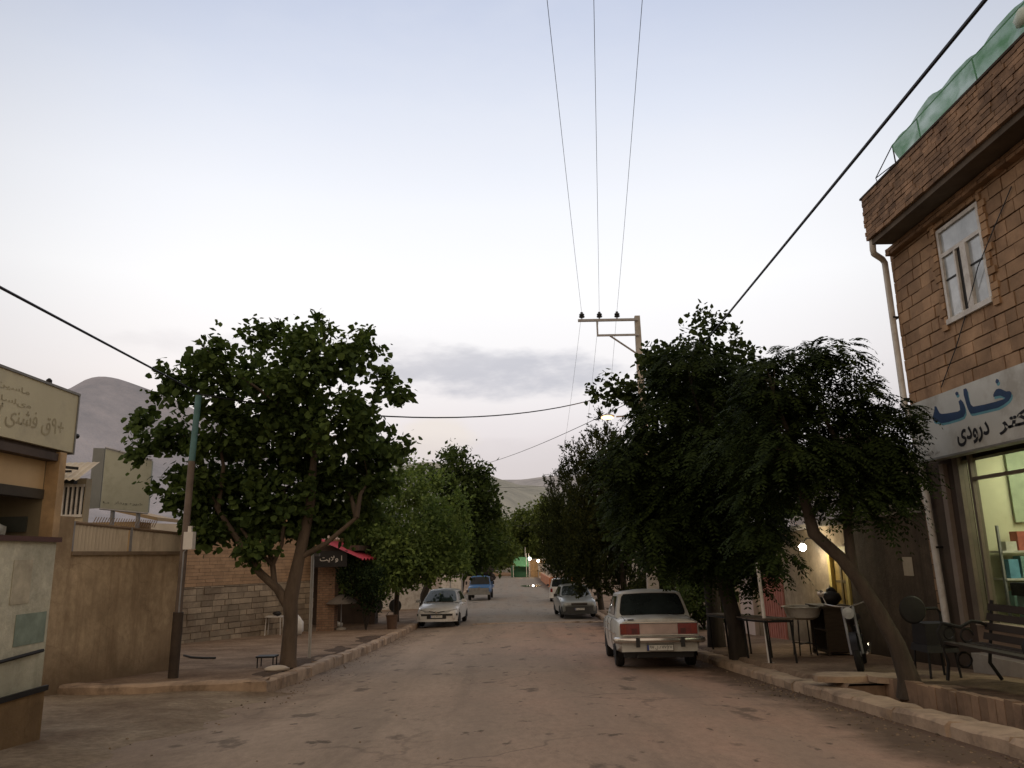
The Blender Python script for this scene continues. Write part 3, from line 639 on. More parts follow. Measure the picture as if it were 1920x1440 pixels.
# ------------------------------------------------------------------ pharmacy building (right)
def blockwall(g, o, u, nrm, length, z0, z1, ch, blo, bhi, gap, jit, holes, rg, thick=.06):
    o, u, nrm = Vector(o), Vector(u), Vector(nrm); z = z0
    while z < z1 - .02:
        h = min(ch * rg.uniform(.94, 1.06), z1 - z); a = -rg.uniform(0, bhi)
        while a < length:
            w = rg.uniform(blo, bhi); segs = [(max(a, 0), min(a + w, length))]
            for (h0, h1, hz0, hz1) in holes:
                if hz1 > z + .01 and hz0 < z + h - .01:
                    segs = [q for s in segs for q in ((s[0], min(s[1], h0)), (max(s[0], h1), s[1])) if q[1] - q[0] > .03]
            for s0, s1 in segs:
                if s1 - s0 < .03: continue
                d = rg.uniform(0, jit); c0 = o + u * (s0 + gap / 2); c1 = o + u * (s1 - gap / 2)
                zz0, zz1 = z + gap / 2 + rg.uniform(0, gap * .5), z + h - gap / 2
                f = [Vector((p.x, p.y, 0)) + nrm * k + Vector((0, 0, q)) for q in (zz0, zz1) for p in (c0, c1) for k in (-thick, d)]
                g.add(f, [(0, 1, 3, 2), (4, 6, 7, 5), (0, 4, 5, 1), (2, 3, 7, 6), (1, 5, 7, 3), (0, 2, 6, 4)])
            a += w
        z += h
XF = 7.0; YC = 12.98; YN = 4.2
ph = thing('pharmacy_building', 'two storey brown brick corner building with a blue lettered shop sign', 'building', (9.5, 8.6, zr(8.6) + .14))
rg = random.Random(31)
winY0, winY1, winZ0, winZ1 = 10.38, 11.49, 4.655, 6.165
mort = mat('dark_mortar', (.045, .03, .02), .95, .3, 4)
blk = mat('tan_brick_blocks', (.315, .20, .118), .9, .28, 2.2, bmp=.5, island=.2, dirt=(.17, .1, .06), dscale=1.2)
g = MB(); g.span((XF + .03, YN, 2.5), (XF + .25, winY0 - .02, 6.42)); g.span((XF + .03, winY1 + .02, 2.5), (XF + .25, YC, 6.42)); g.span((XF + .03, winY0 - .02, 2.5), (XF + .25, winY1 + .02, winZ0)); g.span((XF + .03, winY0 - .02, winZ1), (XF + .25, winY1 + .02, 6.42))
g.span((XF + .25, YC - .22, 2.5), (13, YC, 6.42)); g.span((XF + .25, YN, 2.5), (13, YN + .2, 6.42)); g.span((12.8, YN + .2, 2.5), (13, YC - .22, 6.42))
core = g.build('wall', mort, ph, world=True)
g = MB(); blockwall(g, (XF - .13, YN, 0), (0, 1, 0), (-1, 0, 0), YC - YN - .1, 6.3, 6.43, .065, .18, .26, .008, .02, [], random.Random(36), .14); g.build('corbel_course', mat('corbel_bricks', (.25, .15, .085), .9, .28, 3, bmp=.4, island=.25), core, world=True)
g = MB(); blockwall(g, (XF, YN, 0), (0, 1, 0), (-1, 0, 0), YC - YN, 3.2, 6.42, .205, .2, .46, .014, .02, [(winY0 - YN - .02, winY1 - YN + .02, winZ0 - .02, winZ1 + .02)], rg)
blockwall(g, (XF - .014, YC, 0), (1, 0, 0), (0, 1, 0), 6, -.9, 6.42, .205, .22, .44, .012, .012, [], rg)
g.build('brick_facing', blk, core, world=True)
# toothed brick surround of the window
g = MB(); rg2 = random.Random(8); zz = winZ0 - .12
while zz < winZ1 + .1:
    for y0, sgn in ((winY1 + .02, 1), (winY0 - .02, -1)):
        w = rg2.uniform(.07, .14) if int(zz * 9) % 2 else rg2.uniform(.14, .2)
        g.span((XF - .035 - rg2.uniform(0, .015), y0, zz), (XF + .02, y0 + sgn * w, zz + .1))
    zz += .115
for k in range(4):
    y = winY0 - .1
    while y < winY1 + .1:
        w = rg2.uniform(.16, .24); g.span((XF - .02 - rg2.uniform(0, .02), y + .004, winZ1 + .05 + k * .055), (XF + .02, y + w - .004, winZ1 + .1 + k * .055)); y += w
g.build('window_surround', mat('surround_bricks', (.33, .205, .115), .9, .25, 3, bmp=.3, island=.3), core, world=True)
# window: white frame, three leaves, one open a crack
wf = MB(); t = .06; y0, y1, z0, z1 = winY0, winY1, winZ0, winZ1; X0, X1 = XF - .03, XF + .05
for a, b in (((X0, y0, z0), (X1, y0 + t, z1)), ((X0, y1 - t, z0), (X1, y1, z1)), ((X0, y0 + t, z1 - t), (X1, y1 - t, z1)), ((X0 - .03, y0 - .02, z0 - .05), (X1, y1 + .02, z0 + .03)), ((X0, y0 + t, 5.69), (X1, y1 - t, 5.75)), ((X0 - .014, 10.78, z0 + .03), (X1, 10.92, 5.69)), ((X0 + .002, 11.08, z0 + .03), (X1 - .01, 11.12, 5.69))): wf.span(a, b)
win = wf.build('window', M['white_paint'], ph, world=True)
g = MB(); g.span((XF + .005, y0 + t, 5.75), (XF + .015, y1 - t, z1 - t)); g.span((XF + .005, y0 + t, z0 + .03), (XF + .015, 10.78, 5.69)); g.span((XF + .005, 11.12, z0 + .03), (XF + .015, y1 - t, 5.69)); g.build('pane', M['wglass'], win, world=True)
g = MB(); g.span((XF + .01, 10.92, z0 + .03), (XF + .04, 11.08, 5.69)); g.build('opening', M['black'], win, world=True)
for a, b in ((y0 + t, 10.78), (11.12, y1 - t)): g = MB(); g.span((XF - .008, a, 5.3), (XF + .004, b, 5.325)); g.build('glazing_bar', M['iron'], win, world=True)
# parapet of rough thin bricks, on a projecting slab
g = MB(); g.span((6.52, 3.9, 6.44), (13.0, 12.64, 6.58)); g.build('eaves_slab', mat('dark_slab_concrete', (.10, .078, .058), .9, .3, 2), ph, world=True)  # one dark brown tone over the whole slab
pc = MB(); pc.span((6.5, 4.0, 6.58), (6.75, 12.69, 7.34)); pc.span((6.75, 12.5, 6.58), (13, 12.69, 7.34)); pc.span((6.45, 4.0, 7.335), (6.78, 12.76, 7.37)); par = pc.build('parapet', mort, ph, world=True)
g = MB(); blockwall(g, (6.47, 4.0, 0), (0, 1, 0), (-1, 0, 0), 8.72, 6.53, 7.34, .08, .18, .34, .009, .018, [], random.Random(33)); blockwall(g, (6.47, 12.7, 0), (1, 0, 0), (0, 1, 0), 6, 6.53, 7.34, .08, .18, .34, .009, .018, [], random.Random(34))
g.build('parapet_bricks', mat('rough_parapet_bricks', (.25, .155, .095), .92, .35, 3.5, bmp=.5, island=.3, dirt=(.1, .06, .04), dscale=2.5), par, world=True)
# higher brick pier at the near end
g = MB(); blockwall(g, (6.49, 3.9, 0), (0, 1, 0), (-1, 0, 0), 4.1, 7.38, 7.64, .088, .16, .27, .008, .05, [], random.Random(35), .2); g.build('parapet_pier', MC['rough_parapet_bricks'], par, world=True)
g = MB(); g.span((6.9, 4.2, 7.25), (13, 12.4, 7.3)); g.build('roof', M['concrete'], ph, world=True)
# shop front
dk = mat('dark_brown_render', (.062, .042, .03), .8, .3, 2, bmp=.3)
g = MB(); g.span((XF, 11.95, -.9), (XF + .2, YC, 3.2)); g.span((XF + .012, YN, 2.75), (XF + .2, 11.95, 3.22)); g.build('ground_floor_wall', dk, ph, world=True)
g = MB(); g.span((XF - .02, YN, -.75), (XF + .2, 11.95, .06)); o = g.build('plinth', mat('tan_stone_plinth', (.23, .16, .11), .85, .2, 2, bmp=.2), ph, world=True)
g = MB(); g.span((XF - .06, YN, .06), (XF + .16, 11.9, .12)); g.build('sill', mat('pale_sill', (.36, .29, .22), .8, .15, 3), o, world=True)
g = MB(); g.span((XF - .25, YN, -.85), (XF - .02, 11.8, -.32)); g.build('step', M['concrete'], o, world=True)
g = MB(); g.span((XF - .05, 11.78, .12), (XF + .08, 11.93, 2.75)); g.span((XF - .03, 11.5, .12), (XF + .06, 11.56, 2.75)); g.span((XF - .03, 8.0, .12), (XF + .06, 8.08, 2.75)); g.span((XF - .02, YN, 2.17), (XF + .05, 11.5, 2.22)); sf = g.build('shop_window_frame', mat('bronze_frame', (.16, .13, .1), .5, .2, 4), ph, world=True)
g = MB(); g.span((XF + .015, YN, .12), (XF + .02, 11.5, 2.17)); g.span((XF + .015, YN, 2.22), (XF + .02, 11.5, 2.75)); g.span((XF + .016, 11.56, .12), (XF + .021, 11.78, 2.75)); g.build('pane', M['clear'], sf, world=True)
g = MB(); g.box((XF - .02, 12.22, 1.25), (.1, .12, 2.5)); g.build('column', mat('grey_column', (.27, .22, .18), .7, .15, 3), ph, world=True)
# interior room of the shop
intr = mat('pale_green_room_paint', (.62, .61, .44), .8, .08, 2)
g = MB(); g.span((9.6, YN + .2, -.7), (9.7, 12.0, 2.95)); g.span((XF + .2, 11.96, -.7), (9.6, 12.0, 2.95)); g.span((XF + .2, YN + .2, -.72), (9.6, 11.96, -.66)); g.span((XF + .2, YN + .2, 2.9), (9.7, 12.0, 2.95)); g.span((XF + .2, YN + .2, -.66), (9.6, YN + .3, 2.9)); g.build('interior_room', intr, ph, world=True)
# downpipe from the parapet to the ground
dp = MB(); dp.tube([(6.55, 12.66, 6.65), (6.55, 12.7, 6.36), (6.58, 12.74, 6.31), (6.84, 12.98, 6.30), (6.9, 13.02, 6.24), (6.92, 13.03, 3.6), (6.9, 12.85, 3.35), (6.9, 12.72, 2.4), (6.9, 12.6, -.3)], .055, 10)
g = dp.build('downpipe', M['pipe'], ph, world=True, smooth=40)
for z in (5.2, 3.72, 1.2): g2 = MB(); g2.box((6.95, 13.03 if z > 3.4 else 12.66, z), (.12, .13, .03)); g2.build('pipe_clip', M['iron'], g, world=True)
pass
g = MB(); g.tube([(XF - .03, 11.95, 3.7), (XF - .035, 11.4, 4.2), (XF - .035, 11.03, 4.62), (XF - .05, 10.55, 5.2), (XF - .035, 9.6, 6.0)], .008, 5); g.build('loose_cable', M['wire'], ph, world=True)
# sign board
sg = thing('shop_sign', 'long pale sign board with blue pharmacy lettering above the shop window', 'sign', (6.7, 8.4, 2.56))
mb_ = MB(); mb_.span((6.66, 4.3, 2.56), (6.82, 12.39, 3.5)); mb_.build('board', mat('sign_sheet', (.52, .53, .5), .5, .1, 1.5, dirt=(.3, .28, .24), dscale=1.1), sg, world=True)
g = MB(); g.span((6.645, 4.28, 2.53), (6.84, 12.41, 2.56)); g.span((6.645, 12.39, 2.56), (6.84, 12.41, 3.5)); g.build('edge_trim', M['greybump'], sg, world=True)
for y in (8.2, 11.2): g = MB(); g.span((6.8, y, 2.9), (7.0, y + .06, 2.96)); g.build('bracket', M['iron'], sg, world=True)
blue = mat('navy_letter_paint', (.018, .045, .11), .5, .15, 5); teal = mat('teal_letter_shadow', (.12, .3, .36), .5, .1, 5)
LET = [[(11.67,3.34),(11.62,3.33),(11.59,3.27),(11.55,3.21),(11.5,3.19),(11.33,3.17),(11.08,3.15),(11.02,3.16),(11.02,3.23),(11.03,3.29),(10.97,3.31),(10.92,3.26),(10.89,3.17),(10.9,3.1),(10.96,3.05),(11.08,3.04),(11.36,3.04),(11.54,3.05),(11.63,3.09),(11.71,3.1),(11.76,3.13),(11.76,3.19),(11.71,3.25),(11.68,3.3)],[(11.0,3.4),(11.01,3.39),(11.04,3.38),(11.07,3.39),(11.08,3.41),(11.08,3.43),(11.05,3.44),(11.03,3.44),(11.0,3.42)],[(10.87,3.44),(10.8,3.44),(10.78,3.41),(10.78,3.34),(10.77,3.25),(10.75,3.19),(10.7,3.15),(10.45,3.13),(10.19,3.12),(10.01,3.12),(9.98,3.13),(10.07,3.18),(10.17,3.19),(10.22,3.19),(10.22,3.22),(10.19,3.25),(10.14,3.28),(10.08,3.28),(10.03,3.26),(9.94,3.21),(9.87,3.2),(9.84,3.17),(9.86,3.12),(9.92,3.08),(10.03,3.05),(10.16,3.03),(10.42,3.04),(10.7,3.05),(10.78,3.06),(10.81,3.09),(10.84,3.16),(10.86,3.25),(10.88,3.36)],[(10.05,3.38),(10.07,3.36),(10.09,3.35),(10.12,3.36),(10.13,3.38),(10.12,3.4),(10.1,3.42),(10.08,3.41),(10.06,3.4)]]
for mtl, dy, dz, xx, nm in ((teal, -.015, -.035, 6.6585, 'letter_shadow'), (blue, 0, 0, 6.657, 'lettering')):
    g = MB()
    for q in LET: g.poly([(xx, a + dy, b + dz) for a, b in q])
    g.build(nm, mtl, sg, world=True)
    lettering('\uFEED\uFEAD\uFE8D\uFEA9', mtl, sg, (xx, 9.62 - dy, 2.93 + dz), (0, -1, 0), (0, 0, 1), 1.5, .5, .028, depth=0, name=nm)
lettering('\uFBFC\uFEA9\uFEED\uFEAD\uFEA9', M['ink'], sg, (6.66, 11.2, 2.63), (0, -1, 0), (0, 0, 1), .78, .27, .03, depth=.004)
lettering('\uFEAE\uFE98\uFB90\uFEA9', M['ink'], sg, (6.66, 10.22, 2.66), (0, -1, 0), (0, 0, 1), .85, .27, .03, depth=.004)
lettering('\u06F0\u06F9\u06F1\u06F5\u06F4\u06F3\u06F2\u06F7\u06F8 \uFEAE\uFE98\uFED3\uFEA9', mat('faded_letter', (.2, .19, .18), .6, .1, 4), sg, (6.66, 12.2, 2.6), (0, -1, 0), (0, 0, 1), .5, .06, .002, depth=.004)
# shop contents
sh = thing('display_shelf', 'pale display shelves filled with medicine boxes inside the pharmacy', 'shelf', (8.3, 11.75, -.66))
for z in (-.1, .3, .7, 1.1): g = MB(); g.span((7.32, 11.6, z), (9.4, 11.93, z + .03)); g.build('shelf_board', M['white_paint'], sh, world=True)
for x in (7.3, 8.3, 9.4): g = MB(); g.span((x, 11.62, -.66), (x + .03, 11.66, 1.5)); g.build('upright', M['steel'], sh, world=True)
cols = [((.42, .12, .09), 'red'), ((.6, .45, .08), 'yellow'), ((.14, .34, .48), 'blue'), ((.14, .45, .22), 'green'), ((.62, .6, .52), 'white'), ((.5, .26, .08), 'orange'), ((.2, .34, .32), 'teal'), ((.5, .22, .32), 'pink')]
rg = random.Random(77)
for z, pos, order in ((-.07, 'lowest', (6, 3, 4, 3, 4, 2, 3, 4, 0)), (.33, 'second', (6, 4, 1, 5, 3, 4, 0, 4, 2)), (.73, 'third', (2, 6, 4, 1, 4, 2, 7, 4)), (1.13, 'top', (4, 0, 1, 4, 1, 6, 5, 4))):
    x = 7.4; n_ = {}
    for q in order:
        w = rg.uniform(.08, .22); h = rg.uniform(.12, .33); c, nm = cols[q]
        g = MB(); g.span((x, 11.62, z), (x + w, 11.8, z + h))
        b_o = g.build('medicine_box', mat(nm + '_carton', c, .6, .25, 7)); n_[nm] = n_.get(nm, 0) + 1
        two = order.count(q) > 1
        tag(b_o, f'{nm} carton on the {pos} shelf inside the pharmacy', 'box', f'{nm} cartons on the {pos} pharmacy shelf' if two else None)
        x += w + rg.uniform(.01, .05)
ct = thing('shop_counter', 'teal grey counter with a dark top just inside the pharmacy window', 'counter', (7.5, 11.0, -.66))
g = MB(); g.span((7.3, 10.85, -.66), (7.62, 11.4, .5)); g.build('body', mat('counter_teal', (.14, .2, .19), .6, .15, 3), ct, world=True)
g = MB(); g.span((7.26, 10.8, .5), (7.66, 11.45, .68)); g.build('top', M['black'], ct, world=True)
for (x, z, w, h, c, nm, lab) in ((8.55, 1.75, .45, .6, (.55, .13, .1), 'red', 'red poster high on the pharmacy end wall'), (7.95, 1.55, .32, 1.1, (.36, .42, .3), 'pale green', 'tall pale green panel hanging on the pharmacy end wall'), (8.35, 1.5, .2, .24, (.08, .14, .13), 'dark teal', 'small dark picture on the pharmacy end wall')):
    g = MB(); g.span((x - w / 2, 11.9, z), (x + w / 2, 11.93, z + h)); tag(g.build('wall_poster', mat(nm + '_poster', c, .6, .2, 3)), lab, 'poster', None)
cl = thing('ceiling_lamp', 'bright tube lamp on the pharmacy ceiling seen through the window', 'lamp', (7.7, 11.2, 2.9))
g = MB(); g.span((7.35, 11.0, 2.82), (8.5, 11.2, 2.9)); g.build('housing', M['white_paint'], cl, world=True)
g = MB(); g.tube([(7.4, 11.1, 2.78), (8.45, 11.1, 2.78)], .035, 8); g.build('tube', emit('fluorescent_tube', (1, .97, .78), 14), cl, world=True)
def lamp(kind, loc, power, c, size=.1, rot=None):
    l = bpy.data.lights.new('lamp_light', kind); l.energy = power; l.color = c
    if kind == 'AREA': l.shape = 'RECTANGLE'; l.size, l.size_y = size
    else: l.shadow_soft_size = size
    o = bpy.data.objects.new('lamp_light', l); o.location = loc; col.objects.link(o)
    if rot: o.rotation_euler = rot
    return o
lamp('AREA', (8.2, 9.6, 2.8), 85, (1, .93, .72), (1.0, 3.6))
# green netting on the roof edge
nt_o = thing('roof_netting', 'torn green plastic netting strung along the roof edge of the brick building', 'netting', (6.6, 9, 7.37))
mN, ntN, bN = nodes('green_net'); bN.inputs['Base Color'].default_value = (.14, .30, .18, 1); bN.inputs['Roughness'].default_value = .95; bN.inputs['Specular IOR Level'].default_value = 0
tN = N(ntN, 'ShaderNodeBsdfTransparent'); trN = N(ntN, 'ShaderNodeBsdfTranslucent'); trN.inputs[0].default_value = (.15, .38, .22, 1)
m1 = N(ntN, 'ShaderNodeMixShader'); m1.inputs[0].default_value = .5; ntN.links.new(bN.outputs[0], m1.inputs[1]); ntN.links.new(trN.outputs[0], m1.inputs[2])
m2 = N(ntN, 'ShaderNodeMixShader'); ntN.links.new(maprange(ntN, noise(ntN, 2.2, 3, .5, (.3, 1, 2)), 0.3, .7, .02, .3), m2.inputs[0]); ntN.links.new(tN.outputs[0], m2.inputs[2]); ntN.links.new(m1.outputs[0], m2.inputs[1]); ntN.links.new(m2.outputs[0], ntN.nodes['Material Output'].inputs[0])
g = MB(); P = []
for y in frange(4.4, 11.55, 60):
    top = .56 + .025 * math.sin(y * 2.6) + .018 * math.sin(y * 6.1) + .012 * math.sin(y * 13) - .12 * max(0, (y - 10.9))
    P.append([(6.6 + .06 * math.sin(y * 5 + k) * (1 - k * .2), y + .04 * k, 7.36 + top * k / 4 + .02 * math.sin(y * 7 + k)) for k in range(5)])
g.grid(P); g.build('net', mN, nt_o, world=True, smooth=60)
for y in (11.7, 10.9, 9.4, 8.0, 6.5): g = MB(); g.tube([(6.62, y, 7.3), (6.64, y + .08, 7.88)], .012, 5); g.build('post', M['iron'], nt_o, world=True)
g = MB(); g.tube([(6.64, 12.45, 7.62), (6.64, 11.78, 7.88), (6.64, 9.4, 7.9), (6.64, 6.5, 7.9)], .01, 5); g.tube([(6.6, 12.3, 7.35), (6.64, 12.45, 7.62), (6.7, 11.9, 7.6)], .01, 5); g.build('stay_wire', M['iron'], nt_o, world=True)
g = MB()
for i in range(5): g.ball((6.62 + rnd.uniform(-.05, .05), 8.35 - i * .28, 7.72 + rnd.uniform(-.06, .1) + .06 * i), .17, 10, (.6, 1, .7), .15)
tag(g.build('plastic_sacks', mat('pale_green_sack', (.5, .58, .5), .6, .15, 3), smooth=60), 'crumpled pale sacks on the roof edge at the top right corner', 'sacks')

# ------------------------------------------------------------------ yard wall, doorway house and things in front of it
yw = thing('yard_wall', 'dark plastered yard wall with a concrete coping beside the brick building', 'wall', (XF, 14.4, zr(14.4) + .1))
g = MB(); g.span((XF, YC + .02, -1.2), (XF + .22, 16.2, 1.78)); g.build('wall_body', plaster('dark_plaster', (.10, .078, .058), (.045, .034, .026), .6, .1, .2), yw, world=True)
g = MB(); g.span((XF - .06, YC + .02, 1.78), (XF + .3, 16.2, 1.9)); g.build('coping', mat('coping_concrete', (.17, .15, .125), .9, .25, 3, bmp=.3), yw, world=True)
g = MB(); g.span((XF - .008, 13.62, .72), (XF - .003, 13.95, 1.04)); tag(g.build('paper_notice', mat('pale_notice', (.42, .37, .28), .8, .1, 5)), 'small pale paper notice stuck on the dark yard wall', 'notice')
hs = thing('doorway_house', 'low cream house front with a lit yellow doorway next to the dark yard wall', 'building', (8.6, 20, zr(20) + .14))
cream = plaster('cream_plaster', (.4, .32, .22), (.2, .15, .1), .4, .1, .12)
g = MB(); g.span((XF, 17.2, -1.3), (XF + .2, 20.2, 1.7)); g.span((XF, 22.0, -1.4), (XF + .2, 24.6, 1.3)); g.span((XF, 16.22, 1.25), (XF + .2, 17.2, 1.7)); g.span((XF, 20.2, .55), (XF + .2, 22.0, 1.45)); g.span((XF + .2, 24.4, -1.4), (11, 24.6, 1.3)); g.build('front_wall', cream, hs, world=True)
g = MB(); g.prism([(XF - .3, 16.2, 1.72), (XF - .3, 24.7, 1.42), (XF - .3, 24.7, 1.5), (XF - .3, 16.2, 1.82)], (4.5, 0, .25)); g.build('roof', mat('grey_roof', (.2, .18, .16), .9, .2, 2), hs, world=True)
g = MB(); g.span((XF - .03, 16.24, -1.0), (XF + .1, 16.36, 1.25)); g.span((XF - .03, 17.08, -1.0), (XF + .1, 17.2, 1.25)); g.span((XF - .03, 16.36, 1.13), (XF + .1, 17.08, 1.25)); dr = g.build('door_frame', mat('yellow_door_frame', (.5, .4, .13), .6, .12, 3), hs, world=True)
g = MB(); g.span((XF + .05, 16.36, -1.0), (XF + .08, 17.08, 1.13)); dl = g.build('door', mat('ochre_door', (.3, .2, .05), .6, .35, 4, dirt=(.1, .08, .03), dscale=3), hs, world=True)
g = MB()
for z in (-.55, .0, .5): g.span((XF + .035, 16.4, z), (XF + .05, 17.04, z + .05))
g.span((XF + .03, 16.68, -.9), (XF + .05, 16.76, 1.1)); g.build('door_rail', mat('dark_ochre', (.12, .085, .03), .6, .2, 4), dl, world=True)
g = MB(); g.box((XF + .02, 16.44, .1), (.05, .03, .14)); g.build('handle', M['iron'], dl, world=True)
g = MB(); g.span((XF - .01, 20.25, -1.3), (XF + .06, 21.95, .55)); pk = g.build('pink_gate', mat('salmon_gate_paint', (.42, .17, .13), .6, .15, 3), hs, world=True)
g = MB()
for y in frange(20.3, 21.9, 9): g.span((XF - .03, y - .02, -1.28), (XF - .01, y + .02, .53))
g.build('gate_rib', MC['salmon_gate_paint'], pk, world=True)
g = MB(); g.span((XF - .12, 22.5, -1.35), (XF + .25, 23.75, .72)); gp = g.build('gate_pillar', mat('pinkish_white_plaster', (.5, .42, .38), .8, .1, 2), hs, world=True)
g = MB(); g.prism([(XF - .2, 22.3, .74), (XF - .2, 24.0, .74), (XF - .2, 23.2, 1.2)], (.6, 0, 0)); g.build('pillar_cap', mat('cap_stone', (.25, .22, .2), .9, .2, 3), gp, world=True)
wl = thing('wall_lamp', 'glaring white bulb on a short arm by the cream doorway house', 'lamp', (XF, 17.9, 1.3))
g = MB(); g.tube([(XF, 17.6, 1.42), (XF - .3, 17.55, 1.45), (XF - .42, 17.5, 1.36)], .015, 6); g.box((XF - .01, 17.6, 1.42), (.03, .12, .12)); g.build('arm', M['iron'], wl, world=True)
g = MB(); g.ball((XF - .43, 17.5, 1.25), .08, 14); g.build('bulb', emit('white_bulb_glow', (1, .97, .9), 40), wl, world=True, smooth=180)
g = MB(); g.lathe((XF - .43, 17.5, 1.3), [(.03, .0), (.035, .06), (.02, .1)], 'z', 10); g.build('socket', M['black'], wl, world=True)
lamp('POINT', (XF - .62, 17.4, 1.2), 40, (1, .86, .6), .08)
# grey house behind the yard
gh = thing('pale_house', 'pale grey house with a chimney block rising behind the yard wall', 'building', (10.5, 20.5, zr(20)))
g = MB(); g.span((8.7, 19.0, -1.4), (13.5, 24, 3.25)); g.build('wall', mat('pale_grey_plaster', (.42, .39, .37), .85, .1, 1.5), gh, world=True)
g = MB(); g.span((8.55, 18.85, 3.25), (13.65, 24.1, 3.42)); g.build('roof_edge', mat('light_roof_edge', (.5, .48, .45), .85, .1, 2), gh, world=True)
g = MB(); g.span((8.75, 19.2, 3.42), (9.35, 19.8, 4.0)); g.span((8.7, 19.15, 4.0), (9.4, 19.85, 4.08)); g.build('chimney', mat('chimney_plaster', (.3, .24, .22), .85, .15, 2), gh, world=True)
g = MB(); g.span((10.4, 18.96, 1.6), (11.5, 18.99, 2.7)); f = g.build('window', M['white_paint'], gh, world=True); g = MB(); g.span((10.48, 18.945, 1.68), (11.42, 18.955, 2.62)); g.build('pane', M['glass2'], f, world=True)

z0 = zr(14.5) + .14
tb = thing('work_table', 'long narrow dark table on thin iron legs beside the right pavement', 'table', (4.7, 15.9, z0))
tz = lambda y: zr(y) + .14 + .76
g = MB(); P = []
for y in frange(13.9, 18.0, 6): P.append([(4.42, y, tz(y)), (4.95, y, tz(y)), (4.95, y, tz(y) - .03), (4.42, y, tz(y) - .03), (4.42, y, tz(y))])
g.grid(P); g.poly([p for p in P[0][:4]]); g.poly([p for p in P[-1][:4]][::-1]); g.build('table_top', mat('weathered_board', (.10, .078, .06), .9, .35, 3, stretch=(4, .4, 1)), tb, world=True)
g = MB()
for x in (4.45, 4.92): g.tube([(x, y, tz(y) - .055) for y in frange(13.92, 17.98, 6)], .02, 6)
for y in (13.92, 17.98): g.tube([(4.45, y, tz(y) - .055), (4.92, y, tz(y) - .055)], .02, 6)
g.build('apron_rail', M['iron'], tb, world=True)
for x in (4.46, 4.91):
    for y in (14.0, 15.3, 16.6, 17.9):
        g = MB(); g.tube([(x, y, tz(y) - .04), (x + .03, y - .05, pz(x, y) - .03)], .02, 6); g.build('leg', M['iron'], tb, world=True)
def post(label, x, y, h, r, m, name='sign_post'):
    t = thing(name, label, 'post', (x, y, pz(x, y) - .05)); g = MB(); g.lathe((0, 0, 0), [(r, 0), (r, h), (r * .6, h + .02)], 'z', 10); g.build('shaft', m, t, smooth=40)
    return t
t = post('thin white post standing beside the work table at right', 4.52, 14.1, 1.75, .032, M['white_paint']); t.rotation_euler = (0, -.04, 0)
g = MB(); g.box((0, 0, .02), (.16, .16, .05)); g.build('base', M['concrete'], t)
# old cabinet with basin
cb_ = thing('old_cabinet', 'open fronted dark wooden cabinet by the yellow doorway', 'cabinet', (6.35, 15.7, zr(15.7) + .14))
wd = mat('dark_wood', (.045, .032, .02), .8, .3, 4, stretch=(1, 1, 6)); zc = zr(15.7) + .14
g = MB(); g.span((6.1, 15.45, zc + .08), (6.62, 15.5, zc + .88)); g.span((6.56, 15.5, zc + .08), (6.62, 16.2, zc + .88)); g.span((6.1, 16.2, zc + .08), (6.62, 16.25, zc + .88)); g.build('side_panel', wd, cb_, world=True)
g = MB(); g.span((6.05, 15.4, zc + .88), (6.66, 16.3, zc + .93)); g.build('top', wd, cb_, world=True)
g = MB(); g.span((6.1, 15.5, zc + .05), (6.56, 16.2, zc + .1)); g.span((6.12, 15.5, zc + .45), (6.56, 16.2, zc + .48)); g.build('shelf', wd, cb_, world=True)
for x in (6.12, 6.58):
    for y in (15.48, 16.22): g = MB(); g.box((x, y, zc + .03), (.06, .06, .1)); g.build('leg', wd, cb_, world=True)
bs = thing('wash_basin', 'white round basin tub on a low stand left of the dark cabinet', 'basin', (5.85, 15.9, zc))
g = MB(); g.lathe((5.82, 15.85, zc + .66), [(.2, 0), (.3, .05), (.36, .22), (.4, .25), (.36, .25), (.3, .1), (.02, .08)], 'z', 20); g.build('bowl', mat('enamel_white', (.55, .53, .48), .35, .1, 3, dirt=(.3, .26, .2), dscale=4), bs, world=True, smooth=40)
g = MB()
for a in range(4): g.tube([(5.82 + .2 * math.cos(a * 1.57 + .78), 15.9 + .2 * math.sin(a * 1.57 + .78), zc + .66), (5.82 + .24 * math.cos(a * 1.57 + .78), 15.9 + .24 * math.sin(a * 1.57 + .78), zc - .03)], .014, 6)
g.tube([(5.64, 15.72, zc + .2), (6.0, 16.08, zc + .2)], .012, 6); g.tube([(6.0, 15.72, zc + .2), (5.64, 16.08, zc + .2)], .012, 6); g.build('stand', M['iron'], bs, world=True)
g = MB(); g.ball((6.36, 15.75, zc + 1.06), .2, 12, (1.1, .9, .68), .1); g.ball((6.42, 15.8, zc + 1.18), .1, 10, (1, 1, .9), .15); g.tube([(6.25, 15.7, zc + 1.1), (6.36, 15.7, zc + 1.3), (6.47, 15.7, zc + 1.1)], .012, 6)
tag(g.build('black_bag', M['black'], smooth=50), 'black slumped bag lying on top of the dark wooden cabinet', 'bag')
